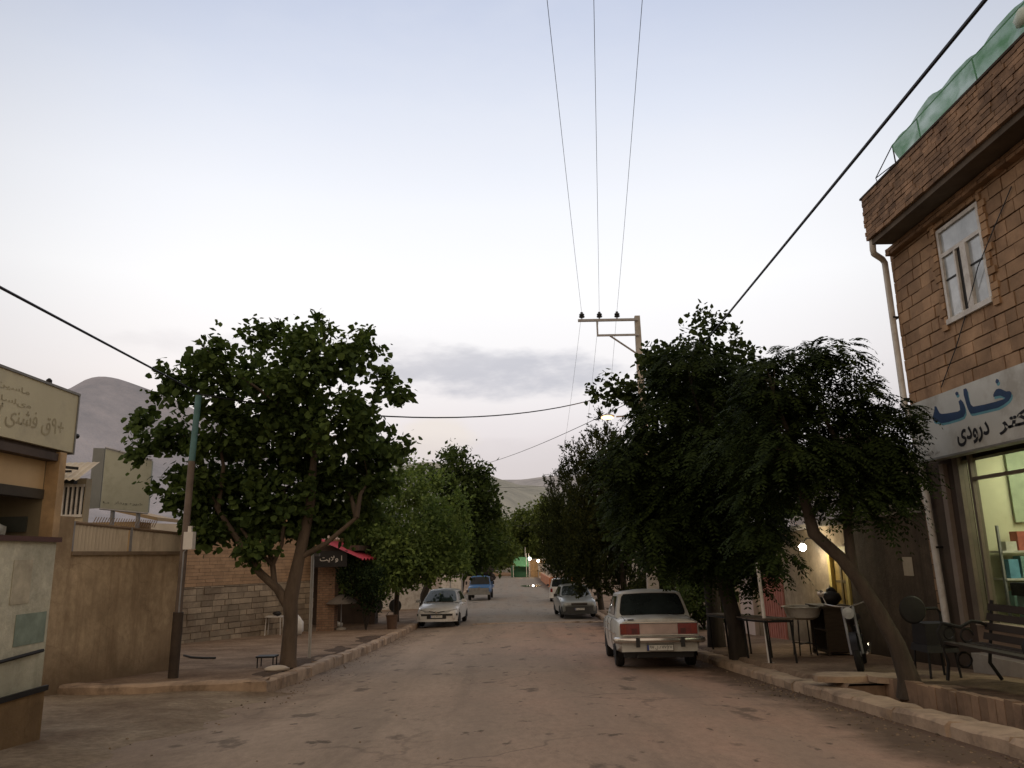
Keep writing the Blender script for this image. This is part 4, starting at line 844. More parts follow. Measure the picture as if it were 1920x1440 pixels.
# motorcycle beside the leaning tree
def wheel_ring(g, c, r, w, axis='x'): g.lathe(c, [(r - .07, -w), (r - .02, -w), (r, 0), (r - .02, w), (r - .07, w), (r - .07, -w)], axis, 20)
def motorbike(name, label, loc, rz, paint):
    t = thing(name, label, 'motorcycle', loc, (0, 0, rz))
    for y in (.62, -.62):
        g = MB(); wheel_ring(g, (0, y, .3), .3, .045); w = g.build('wheel', M['rubber'], t, smooth=40)
        g = MB()
        for k in range(10): a = k * .628; g.tube([(0, y, .3), (0, y + .24 * math.cos(a), .3 + .24 * math.sin(a))], .005, 4)
        g.lathe((0, y, .3), [(.04, -.06), (.04, .06)], 'x', 8); g.build('spokes', M['steel'], w)
        g = MB(); g.grid([[(x, y + .33 * math.cos(a), .3 + .33 * math.sin(a)) for x in (-.05, 0, .05)] for a in frange(.3, 2.6, 8)]); g.build('mudguard', paint, t, smooth=60)
    g = MB(); g.tube([(0, .38, .95), (0, .2, .6), (0, -.1, .35), (0, -.62, .3)], .025, 6); g.tube([(0, .35, .85), (0, -.1, .72), (0, -.6, .62)], .02, 6); g.box((0, .05, .38), (.2, .34, .28)); g.build('frame', M['iron'], t)
    for x in (-.08, .08): g = MB(); g.tube([(x, .62, .3), (x, .36, .98)], .02, 6); g.build('fork', M['steel'], t)
    g = MB(); g.ball((0, .15, .8), .2, 12, (.6, 1.15, .6)); g.build('tank', paint, t, smooth=60)
    g = MB(); g.box((0, -.32, .78), (.22, .6, .09), (.06, 0, 0), .85); g.build('seat', M['black'], t)
    g = MB(); g.tube([(-.34, .26, 1.06), (-.2, .34, 1.02), (0, .37, .98), (.2, .34, 1.02), (.34, .26, 1.06)], .013, 6); g.build('handlebar', M['chrome'], t)
    g = MB(); g.lathe((0, .44, .9), [(.04, -.08), (.085, 0), (.09, .05), (.02, .06)], 'y', 14); g.build('headlight', M['lens'], t, smooth=40)
    for x in (-.3, .3): g = MB(); g.tube([(x, .3, 1.05), (x * 1.15, .28, 1.2)], .006, 5); g.lathe((x * 1.18, .28, 1.23), [(.02, -.01), (.055, 0), (.02, .012)], 'y', 12); g.build('mirror', M['chrome'], t)
    g = MB(); g.tube([(-.12, .1, .25), (-.13, -.3, .22), (-.14, -.75, .28)], [.02, .03, .04], 8); g.build('exhaust', M['chrome'], t)
    return t
t = motorbike('motorcycle', 'dark motorcycle parked behind the leaning feathery tree', (5.62, 12.9, zr(12.9) + .12), R(154), mat('dark_bike_paint', (.012, .01, .012), .4, .2, 4)); t.rotation_euler = (0, .12, R(154))
# round backed chair
ch = thing('black_chair', 'black chair with a round back plate standing behind the iron bench', 'chair', (5.85, 11.1, zr(11.1) + .12)); zc = zr(11.1) + .12
g = MB(); g.box((0, 0, .42), (.44, .46, .09), None, .92); g.build('seat', M['black'], ch)
g = MB(); g.lathe((-.26, -.05, .93), [(.02, -.03), (.17, -.02), (.19, .0), (.17, .02), (.02, .03)], 'y', 20); g.build('backrest', M['black'], ch, smooth=40)
g = MB(); g.tube([(.2, .1, .46), (.2, .1, .88), (.1, 0, .94), (-.12, -.03, .94)], .02, 6); g.build('back_arm', M['iron'], ch)
g = MB(); g.box((0.02, 0.02, .6), (.4, .38, .3), None, .95); g.build('cushion', M['black'], ch)
for x in (-.18, .18):
    for y in (-.18, .18): g = MB(); g.tube([(x, y, .4), (x * 1.15, y * 1.15, 0)], .018, 6); g.build('leg', M['iron'], ch)
# iron bench
zb = zr(9.3) + .16
bn = thing('park_bench', 'dark park bench with scrolled iron ends and slatted seat on the right pavement', 'bench', (5.72, 9.25, zb))
bw_ = mat('bench_slat', (.026, .018, .013), .7, .3, 4, stretch=(1, .3, 1))
for i in range(4): g = MB(); g.box((-.22 + i * .13, 0, .43 + (.015 if i == 0 else 0)), (.1, 1.7, .03)); g.build('seat_slat', bw_, bn)
for i in range(4): g = MB(); g.box((.26 + i * .035, 0, .52 + i * .115), (.028, 1.7, .085), (0, .28, 0)); g.build('back_slat', bw_, bn)
for y in (-.82, .82):
    g = MB()
    g.tube([(-.3, y, .0), (-.26, y, .2), (-.3, y, .4), (.3, y, .42), (.4, y, .95)], .024, 6)
    g.tube([(.38, y, .0), (.26, y, .2), (.3, y, .42)], .024, 6)
    g.tube([(-.3, y, .4), (-.34, y, .58), (-.28, y, .68), (-.18, y, .66), (-.05, y, .63), (.1, y, .7), (.22, y, .68), (.33, y, .62)], .022, 6)
    g.tube([(-.2 + .07 * math.cos(a), y, .56 + .07 * math.sin(a)) for a in frange(0, 5.5, 10)], .014, 5)
    g.tube([(.02 + .08 * math.cos(a), y, .53 + .08 * math.sin(a)) for a in frange(0, 5.5, 10)], .014, 5)
    g.tube([(-.05 + .09 * math.cos(a), y, .24 + .09 * math.sin(a)) for a in frange(0, 6.28, 10)], .014, 5)
    g.build('iron_end', M['iron'], bn, smooth=60)
# stone slab bridges over the channel
for (x, y, sx, sy, rz, lab) in ((4.55, 11.0, .95, .45, .1, 'rough stone slab laid across the drain channel, nearer the road'), (5.05, 10.72, .6, .4, -.35, 'broken stone slab tilted over the edge of the channel hole')):
    g = MB(); n = 10; rg = random.Random(int(x * 100))
    pts = [(x + sx / 2 * math.cos(a) * rg.uniform(.85, 1.1) * 1.1, y + sy / 2 * math.sin(a) * rg.uniform(.85, 1.1) * 1.1, zr(y) + .15) for a in frange(0, 6.283, n)[:-1]]
    g.prism(pts, (0, 0, .075)); tag(g.build('stone_slab', MC['kerb_concrete']), lab, 'slab')

# ------------------------------------------------------------------ left kiosk
kx = -4.8
ks = thing('shop_kiosk', 'cream shop kiosk with an open hatch at the left edge of the photo', 'kiosk', (-6.3, 6.5, zr(6.5)))
ora = mat('ochre_column_paint', (.46, .31, .16), .7, .15, 2.5, dirt=(.25, .17, .09), dscale=2); olive = mat('olive_inside_wall', (.17, .14, .085), .85, .2, 2); panel = plaster('greenish_grey_panel', (.56, .54, .42), (.3, .3, .22), .5, .3, .1)
g = MB(); g.span((kx - .14, 8.2, 1.5), (kx, 8.32, 2.4)); g.build('column', ora, ks, world=True)
g = MB(); g.span((kx - .1, 2, -.02), (kx, 8.3, 1.45)); pn = g.build('counter_panel', panel, ks, world=True)
g = MB(); g.span((kx - .35, 2, 1.45), (kx + .04, 8.33, 1.5)); g.build('counter_top', mat('dark_red_edge', (.075, .035, .028), .6, .2, 4), ks, world=True)
g = MB(); g.span((kx - .08, 2, -.6), (kx + .03, 8.32, -.02)); g.build('plinth', plaster('ochre_plinth', (.42, .28, .14), (.15, .1, .055), .5, .2, .15), ks, world=True)
g = MB(); g.span((kx + .03, 2, -.03), (kx + .06, 8.33, .02)); g.tube([(kx + .035, 7.2, .33), (kx + .035, 8.2, .37)], .018, 6); g.build('dark_rail', M['iron'], ks, world=True)
for (y, z, w, h, c, nm) in ((7.62, .85, .3, .42, (.42, .38, .28), 'cream'), (7.2, .85, .2, .34, (.4, .42, .44), 'pale blue'), (7.75, .45, .5, .3, (.2, .25, .2), 'mossy')): g = MB(); g.span((kx + .002, y, z), (kx + .006, y + w, z + h)); g.build('poster', mat(nm + '_paper', c, .8, .25, 6), pn, world=True)
g = MB(); g.span((-8.2, 2, -.6), (-8.0, 8.3, 2.38)); g.span((-8.0, 8.2, -.6), (kx - .14, 8.3, 2.38)); g.build('inside_wall', olive, ks, world=True)
g = MB(); g.span((kx - .2, 2, 2.0), (kx - .15, 8.2, 2.3)); g.build('inner_fascia', mat('lit_cream_fascia', (.5, .36, .2), .8, .1, 2), ks, world=True)
g = MB(); g.span((kx - .26, 2.0, 1.9), (kx - .13, 8.2, 2.0)); g.build('hatch_beam', mat('dark_beam', (.05, .042, .03), .8, .3, 2), ks, world=True)
g = MB(); g.span((-5.36, 8.17, 1.56), (-5.07, 8.2, 1.72)); g.build('picture', mat('dark_picture', (.05, .055, .045), .5, .2, 4), ks, world=True)
g = MB(); g.span((kx - .4, 2, 2.3), (kx - .02, 8.34, 2.38)); g.span((-8.2, 2, 2.38), (kx - .05, 8.34, 2.44)); g.build('canopy', mat('rusty_canopy', (.06, .042, .032), .7, .3, 3), ks, world=True)
g = MB(); g.tube([(kx - .5, 5.5, 2.25), (kx - .2, 7.6, 2.27)], .018, 6); g.tube([(kx - .55, 5.5, 2.2), (kx - .25, 7.6, 2.24)], .014, 6); g.build('brace_rod', mat('rust_rod', (.1, .04, .03), .7, .2, 4), ks, world=True)
ksn = thing('kiosk_sign', 'yellowish lightbox sign with faded lettering on top of the left kiosk', 'sign', (kx, 5.5, 2.42))
g = MB(); g.span((kx - .25, 3.0, 2.42), (kx, 8.42, 3.06)); g.build('board', mat('faded_yellow_sign', (.50, .46, .31), .6, .08, .9, dirt=(.36, .33, .24), dscale=1.2), ksn, world=True)
g = MB(); g.span((kx - .27, 2.98, 3.06), (kx + .015, 8.44, 3.085)); g.span((kx - .27, 8.42, 2.4), (kx + .012, 8.44, 3.06)); g.build('edge_trim', M['greybump'], ksn, world=True)
fad = mat('faded_sign_ink', (.34, .3, .19), .7, .12, 5)
lettering('\u06F8\uFBFC\uFEE8' + '\uFEB7\uFED3 \uFED5\u06F9+', fad, ksn, (kx, 7.1, 2.52), (0, 1, 0), (0, 0, 1), 1.1, .22, .002)
lettering('\uFEAF\uFE8E\uFEB3\uFEE0\uFBFC\uFEE3', fad, ksn, (kx, 7.05, 2.74), (0, 1, 0), (0, 0, 1), .55, .07, .002)
lettering('\uFEE6\uFBFF\uFEB3\uFE8E\uFEE3', fad, ksn, (kx, 7.05, 2.87), (0, 1, 0), (0, 0, 1), .5, .07, .002)
g = MB(); g.lathe((kx - .06, 7.95, 3.085), [(.03, 0), (.03, .05), (.01, .07)], 'z', 8); g.build('spot_fitting', M['iron'], ksn, world=True); g = MB(); g.lathe((kx - .03, 8.5, 2.62), [(.01, -.06), (.03, -.03), (.03, .03), (.01, .05)], 'y', 8); g.build('spot_fitting', M['iron'], ksn, world=True)
g = MB(); rg = random.Random(2)
for i in range(5): g.ball((kx - .25 - i * .05, 7.5 + i * .12, 1.57), .11, 10, (.7, .9, .65), .25, rg)
tag(g.build('crumpled_bags', mat('crumpled_white_plastic', (.5, .5, .44), .5, .15, 6), smooth=50), 'heap of crumpled white plastic bags on the kiosk counter', 'bags')

# ------------------------------------------------------------------ stucco wall with fence, shed, billboard
A0, A1 = Vector((-7.1, 12.55, 0)), Vector((-6.48, 15.5, 0)); u = (A1 - A0).normalized(); nn = Vector((u.y, -u.x, 0))
sw = thing('stucco_wall', 'stained brown stucco yard wall behind the left kiosk', 'wall', (-6.9, 14, zr(14) + .1))
stu = plaster('stained_stucco', (.47, .365, .24), (.22, .155, .095), .6, .15, .16)
def wallseg(a, b, z0, z1, th=.22):
    q = (b - a).normalized(); p = Vector((-q.y, q.x, 0)) * th
    g = MB(); g.prism([(a.x, a.y, z0), (b.x, b.y, z0), (b.x + p.x, b.y + p.y, z0), (a.x + p.x, a.y + p.y, z0)], (0, 0, z1 - z0)); return g
g = wallseg(A0 - u * .35, A1, -1.2, 1.36); g.v += []; g.build('wall_body', stu, sw, world=True)
g = wallseg(A0 - u * .35 + nn * .02, A0 + u * .1 + nn * .02, -1.2, 1.97, .26); g.build('end_pier', stu, sw, world=True)
g = wallseg(A0 + u * .1 + nn * .05, A1 + nn * .05, 1.36, 1.42, .32); g.build('coping', mat('worn_coping', (.22, .165, .11), .9, .25, 3), sw, world=True)
fn = thing('metal_fence', 'pale corrugated metal fence panels on top of the stucco wall', 'fence', (-6.8, 14, 1.42))
fm = mat('pale_fence_paint', (.55, .48, .37), .7, .12, 3, dirt=(.26, .2, .14), dscale=2, stretch=(1, 1, .4))
fa, fb = A0 + u * .12 + nn * -.02, A1 + nn * -.02
for s0, s1 in ((0, .47), (.49, 1.)):
    P = []; n = 34
    for i in range(n + 1):
        p = fa.lerp(fb, s0 + (s1 - s0) * i / n) + nn * (.015 * (1 if i % 2 else -1)); zt = 1.86 - .12 * (s0 + (s1 - s0) * i / n)
        P.append([(p.x, p.y, 1.42), (p.x, p.y, zt)])
    g = MB(); g.grid(P); g.build('panel', fm, fn, world=True)
for q in (0, .48, 1.): p = fa.lerp(fb, q); g = MB(); g.tube([(p.x + .02, p.y, 1.42), (p.x + .02, p.y, 1.9 - .12 * q)], .025, 6); g.build('fence_post', M['steel'], fn, world=True)
g = MB(); p, q = fa, fb; g.tube([(p.x, p.y, 1.88), (q.x, q.y, 1.76)], .03, 6)
for i in range(26):
    p = fa.lerp(fb, .15 + .55 * i / 25); g.tube([(p.x, p.y, 1.86), (p.x + .03, p.y + .05, 1.99)], .008, 4)
g.build('spike_rail', mat('rusty_rail', (.22, .16, .11), .8, .3, 4), fn, world=True)
sd = thing('yard_shed', 'cream shed with a barred window and fluted tin roof edge behind the stucco wall', 'shed', (-8.9, 15.2, zr(15)))
g = MB(); g.span((-10.6, 15.0, -1.2), (-8.22, 15.2, 2.85)); g.build('wall', mat('shed_cream', (.46, .4, .29), .85, .12, 2), sd, world=True)
g = MB(); P = []
for i in range(41): x = -10.4 + i * .06; P.append([(x, 15.02, 3.17 - .012 * (i % 2)), (x - .02, 14.4, 2.8 - .03 * (i % 2)), (x - .02, 14.38, 2.77 - .03 * (i % 2))])
g.grid(P); g.build('tin_roof', mat('fluted_tin', (.5, .44, .34), .6, .15, 3, dirt=(.35, .29, .21), dscale=2), sd, world=True)
g = MB(); g.span((-8.62, 14.97, 2.15), (-8.24, 15.0, 2.68)); wv = g.build('window', M['black'], sd, world=True)
g = MB()
for i in range(5): g.span((-8.63 + i * .088, 14.94, 2.1), (-8.595 + i * .088, 14.97, 2.72))
g.span((-8.66, 14.945, 2.68), (-8.22, 14.965, 2.73)); g.span((-8.66, 14.945, 2.1), (-8.22, 14.965, 2.15)); g.build('window_bar', M['white_paint'], wv, world=True)
for bx_ in (((-8.5, 14.0, 3.0), (1.3, .05, .05), (0, .12, 0)), ((-8.7, 14.4, 2.92), (1.0, .05, .04), (0, 0, 0)), ((-8.7, 14.6, 2.8), (1.0, .12, .1), (0, .1, 0))): g = MB(); g.box(*bx_); g.build('roof_beam', M['iron'], sd, world=True)
bb = thing('billboard', 'faded grey green billboard standing above the fence behind the shed', 'billboard', (-8.3, 16.6, zr(16)))
g = MB(); g.prism([(-8.75, 16.6, 2.38), (-7.72, 16.6, 2.26), (-7.72, 16.6, 3.37), (-8.75, 16.6, 3.66)], (.0, .06, 0)); bo = g.build('board', mat('faded_green_sheet', (.40, .415, .34), .7, .1, 1.5, dirt=(.25, .26, .2), dscale=1.5), bb, world=True)
g = MB(); g.prism([(-9.1, 16.75, 2.38), (-8.78, 16.62, 2.38), (-8.78, 16.62, 3.67), (-9.1, 16.75, 3.7)], (.0, .05, 0)); g.build('side_panel', mat('grey_side_sheet', (.19, .2, .19), .7, .1, 2), bb, world=True)
g = MB(); g.tube([(-8.75, 16.59, 3.68), (-7.72, 16.59, 3.39)], .02, 6); g.tube([(-8.75, 16.59, 2.36), (-7.72, 16.59, 2.24)], .02, 6); g.tube([(-8.5, 16.66, -1.), (-8.5, 16.66, 3.5)], .05, 6); g.tube([(-7.95, 16.66, -1.), (-7.95, 16.66, 3.4)], .05, 6); g.build('frame', M['steel'], bb, world=True)
lettering('\uFEAD\uFE8D\uFEA9\uFEAD\uFEED \uFEE9\uFEAE\uFBFE\uFEB7', mat('faint_board_ink', (.11, .115, .1), .7, .1, 4), bb, (-8.45, 16.598, 2.45), (1, 0, -.09), (0, 0, 1), .6, .07, .002)
lettering('\uFE8E\uFEE7', MC['faint_board_ink'], bb, (-8.7, 16.598, 2.48), (1, 0, -.09), (0, 0, 1), .14, .04, .002)
# ochre gabled block behind
og = thing('ochre_outbuilding', 'low ochre outbuilding with a sloping roof behind the billboard', 'building', (-9, 20, zr(20)))
g = MB(); g.span((-11.6, 19, -1.3), (-9.1, 19.8, 2.2)); g.build('wall', mat('ochre_plaster', (.4, .28, .15), .85, .15, 2), og, world=True)
g = MB(); g.prism([(-11.8, 18.8, 2.95), (-8.5, 18.8, 2.2), (-8.5, 18.8, 2.28), (-11.8, 18.8, 3.05)], (0, 1.2, 0)); g.build('roof', mat('ochre_roof', (.34, .25, .15), .8, .15, 2), og, world=True)
# ------------------------------------------------------------------ left steel pole
lp = thing('steel_pole', 'leaning brown and turquoise cable pole in front of the stucco wall', 'pole', (-5.72, 13.7, zr(13.7) + .12)); zp = zr(13.7) + .12
g = MB(); g.tube([(0, 0, -.1), (.015, 0, 1.1)], .085, 12); g.build('lower_sleeve', mat('dark_brown_sleeve', (.05, .036, .026), .8, .3, 4), lp, smooth=50)
g = MB(); g.tube([(.015, 0, 1.1), (.06, 0, 3.7)], .06, 12); g.build('shaft', mat('brown_grey_steel', (.135, .105, .085), .7, .25, 4), lp, smooth=50)
g = MB(); g.tube([(.06, 0, 3.7), (.1, 0, 4.9)], .055, 12); g.build('upper_shaft', mat('turquoise_pole_paint', (.07, .16, .165), .6, .25, 5), lp, smooth=50)
g = MB(); g.box((.13, -.03, 2.3), (.16, .14, .3)); mbx = g.build('meter_box', M['white_paint'], lp)
g = MB(); g.box((.13, -.03, 2.5), (.06, .06, .1)); g.build('box_cap', M['white_paint'], mbx)
g = MB(); g.tube([(.05, -.07, 1.1), (.06, -.07, 2.1), (.1, -.07, 2.15)], .015, 6); g.build('conduit', M['steel'], lp)
# ------------------------------------------------------------------ stone / brick wall behind the big tree, shop with red awning
B0, B1 = Vector((-11.2, 22.3, 0)), Vector((-7.35, 29.6, 0)); ub = (B1 - B0).normalized(); nb = Vector((ub.y, -ub.x, 0)); Lb = (B1 - B0).length
bw = thing('brick_wall', 'long wall of orange brick above pale stone blocks behind the big left tree', 'wall', (-9, 26, zr(26)))
g = wallseg(B0, B1, -1.7, 2.3); g.build('wall_core', mat('stone_mortar', (.15, .12, .09), .95, .25, 3), bw, world=True)
g = MB(); blockwall(g, tuple(B0 + nb * .0), tuple(ub), tuple(nb), Lb, -1.7, .44, .19, .25, .7, .018, .035, [], random.Random(41), .02); g.build('stone_courses', mat('pale_stone_blocks', (.29, .24, .175), .9, .25, 2.5, bmp=.6, island=.3, dirt=(.16, .12, .085), dscale=1.2), bw, world=True)
g = MB(); blockwall(g, tuple(B0 + nb * .0), tuple(ub), tuple(nb), Lb, .44, 2.0, .11, .3, .5, .009, .012, [], random.Random(42), .02); g.build('brick_courses', mat('orange_bricks', (.36, .24, .145), .9, .18, 3, bmp=.3, island=.14, dirt=(.28, .19, .12), dscale=1.), bw, world=True)
g = wallseg(B0 + nb * .06, B1 + nb * .06, 2.0, 2.36, .3); g.build('cornice', mat('cream_cornice', (.52, .46, .36), .8, .12, 2), bw, world=True)
sp_ = thing('awning_shop', 'small shop with a red awning and black sign past the brick wall', 'shop', (-7, 32, zr(32)))
g = MB(); g.span((-7.2, 29.6, -1.6), (-6.55, 30.2, 1.5)); g.build('brick_pier', coursed('pier_bricks', (.3, .19, .12), (.24, .14, .09), (.16, .12, .09), .24, .085, (1, 0)), sp_, world=True)
g = MB(); g.span((-11, 33.5, -1.7), (-5.6, 33.7, 1.5)); g.span((-11, 30.2, 1.5), (-5.8, 33.7, 1.7)); g.span((-5.8, 32.9, -1.7), (-5.6, 33.5, 1.5)); g.build('wall', dk, sp_, world=True)
g = MB(); g.span((-11, 30.6, 1.7), (-7.0, 36, 3.0)); g.build('upper_storey', mat('tan_upper_bricks', (.33, .22, .12), .9, .2, 3), sp_, world=True)
g = MB(); g.span((-11.1, 30.5, 1.95), (-6.6, 30.6, 2.2)); g.build('white_band', M['white_paint'], sp_, world=True)
g = MB(); g.grid([[(x, y, 1.95 - (x + 7.1) * .47 + .03 * math.sin(y * 9) * (x + 7.1)) for x in frange(-7.1, -5.45, 5)] for y in frange(28.7, 32.8, 24)]); g.build('awning', mat('red_awning_cloth', (.36, .03, .05), .8, .15, 3), sp_, world=True, smooth=60)
g = MB(); g.span((-7.25, 29.0, .92), (-6.0, 29.06, 1.5)); sb = g.build('sign_board', M['black'], sp_, world=True)
lettering('\uFE96\uFBFE\uFEFB\uFEED \uFE8D', M['white_paint'], sb, (-7.0, 28.99, 1.08), (1, 0, 0), (0, 0, 1), .82, .24, .012)
um = thing('parasol', 'grey folded market parasol in the dark shop front', 'parasol', (-6.35, 29.9, zr(29.9) + .14))
g = MB(); g.lathe((0, 0, .95), [(.62, 0), (.5, .12), (.3, .25), (.03, .33)], 'z', 14); g.build('canopy', mat('dusty_grey_cloth', (.17, .15, .13), .9, .2, 3), um, smooth=30)
g = MB(); g.tube([(0, 0, 0), (0, 0, 1.27)], .02, 6); g.build('pole', M['steel'], um)
g = MB(); g.lathe((0, 0, 0), [(.2, 0), (.2, .06), (.04, .1)], 'z', 12); g.build('base', M['concrete'], um)
# back yard: white wall and bicycles behind
ww = thing('white_wall', 'low whitewashed wall seen behind the tree trunks on the left', 'wall', (-5.5, 44, zr(44)))
g = MB(); g.span((-11, 44, -1.9), (-4.4, 44.2, -.15)); g.build('wall_body', M['white_paint'], ww, world=True)
g = MB(); g.span((-11, 43.96, -.15), (-4.4, 44.24, -.05)); g.build('coping', M['concrete'], ww, world=True)
wg = thing('white_gate', 'plain white metal gate beside the blue truck', 'gate', (-3.6, 52, zr(52)))
g = MB(); g.span((-4.5, 52, zr(52) + .1), (-3.95, 52.05, .25)); g.span((-3.9, 52, zr(52) + .1), (-3.2, 52.05, .25)); g.build('panel', M['white_paint'], wg, world=True)
g = MB(); g.span((-3.95, 51.97, zr(52)), (-3.9, 52.06, .35)); g.span((-3.2, 51.97, zr(52)), (-3.12, 52.06, .35)); g.build('post', M['steel'], wg, world=True)
def bicycle(label, loc, rz):
    t = thing('bicycle', label, 'bicycle', loc, (0, .06, rz))
    for y in (.5, -.5):
        g = MB(); g.lathe((0, y, .33), [(.3, -.015), (.335, -.012), (.34, 0), (.335, .012), (.3, .015), (.3, -.015)], 'x', 22); w = g.build('wheel', M['rubber'], t)
        g = MB()
        for k in range(12): a = k * .5236; g.tube([(0, y, .33), (0, y + .31 * math.cos(a), .33 + .31 * math.sin(a))], .003, 3)
        g.build('spokes', M['steel'], w)
    g = MB(); g.tube([(0, .5, .33), (0, .38, .85)], .014, 5); g.tube([(0, .4, .75), (0, -.15, .72), (0, -.05, .3), (0, .4, .7)], .014, 5); g.tube([(0, -.5, .33), (0, -.15, .72)], .01, 5); g.tube([(0, -.5, .33), (0, -.05, .3)], .01, 5); g.build('frame', M['iron'], t)
    g = MB(); g.tube([(-.25, .3, .95), (0, .38, .9), (.25, .3, .95)], .012, 5); g.build('handlebar', M['chrome'], t)
    g = MB(); g.box((0, -.2, .82), (.12, .24, .05), None, .7); g.build('saddle', M['black'], t)
bicycle('dark bicycle leaning near the low white wall behind the trunks', (-6.5, 41.5, zr(41.5) + .14), R(80))
# ------------------------------------------------------------------ small things on the left pavement
t = post('thin white post at the kerb right of the big left tree', -4.46, 17.8, 2.32, .035, mat('grey_white_post', (.4, .38, .34), .6, .12, 4)); t.rotation_euler = (0, .0, 0)
g = MB(); g.box((.06, 0, 2.28), (.2, .03, .06)); g.build('bracket', M['steel'], t)
st = thing('stool', 'small white table stool with thin legs behind the big tree trunk', 'stool', (-8.1, 27.4, zr(27.4) + .14))
g = MB(); g.box((0, 0, .62), (.55, .4, .04)); g.build('top', M['white_paint'], st)
for x in (-.24, .24):
    for y in (-.16, .16): g = MB(); g.tube([(x, y, .6), (x * 1.1, y * 1.1, 0)], .016, 5); g.build('leg', M['white_paint'], st)
g = MB(); g.ball((-8.0, 27.35, zr(27.4) + .86), .12, 10, (1.3, 1, .6), .15); tag(g.build('dark_bundle', M['black'], smooth=60), 'dark bundle lying on the white stool', 'bundle')
g = MB(); rg = random.Random(6); g.ball((-7.2, 27.0, zr(27) + .14 + .3), .26, 14, (.8, .7, 1.25), .1, rg); g.ball((-7.3, 27.0, zr(27) + .14 + .55), .16, 12, (1., .8, 1.1), .12, rg)
tag(g.build('sack', mat('white_sack', (.6, .59, .56), .7, .1, 6, bmp=.4), smooth=60), 'stuffed white sack standing right of the big tree trunk', 'sack')
g = MB(); g.ball((-6.9, 31.3, zr(31) + .14 + .12), .16, 12, (1.2, .8, .8), .2, rg); g.ball((-6.7, 31.3, zr(31) + .14 + .1), .11, 10, (1.2, .8, .8), .2, rg)
tag(g.build('plastic_bag', mat('thin_white_plastic', (.55, .55, .52), .5, .1, 6), smooth=60), 'small white plastic bag on the ground before the dark shop', 'bag')
g = MB(); zz = zr(14.7) + .16; g.ball((-4.25, 14.65, zz + .03), .15, 12, (1.5, .6, .42), .08, rg); tag(g.build('whitewashed_stone', mat('whitewash', (.5, .45, .38), .9, .15, 5), smooth=60), 'flat whitish stone at the foot of the big left tree', 'stone')
g = MB(); g.tube([(-7.55, 18.6, zr(18.6) + .2), (-7.3, 18.4, zr(18.4) + .17), (-6.9, 18.1, zr(18.1) + .17), (-6.6, 18.0, zr(18) + .17)], .025, 6); tag(g.build('hose', M['black'], smooth=60), 'short piece of black hose on the dirt left of the big tree', 'hose')
bk = thing('bucket', 'dark brown tub on the kerb side before the light green tree', 'tub', (-4.4, 29.6, zr(29.6) + .14))
g = MB(); g.lathe((0, 0, 0), [(.17, 0), (.22, .48), (.24, .48), (.24, .5), (.2, .5), (.16, .05)], 'z', 14); g.build('body', mat('rust_brown_tub', (.1, .06, .04), .8, .3, 4), bk, smooth=40)
g = MB(); g.tube([(-.23, 0, .46), (-.12, 0, .62), (.12, 0, .62), (.23, 0, .46)], .01, 5); g.build('handle', M['iron'], bk)
wt = thing('iron_stand', 'small low iron stand left of the big tree foot', 'stand', (-4.75, 15.7, zr(15.7) + .14))
g = MB(); g.box((0, 0, .2), (.36, .3, .03)); g.build('top', M['iron'], wt)
for x in (-.15, .15):
    for y in (-.12, .12): g = MB(); g.tube([(x, y, .2), (x, y, 0)], .012, 5); g.build('leg', M['iron'], wt)

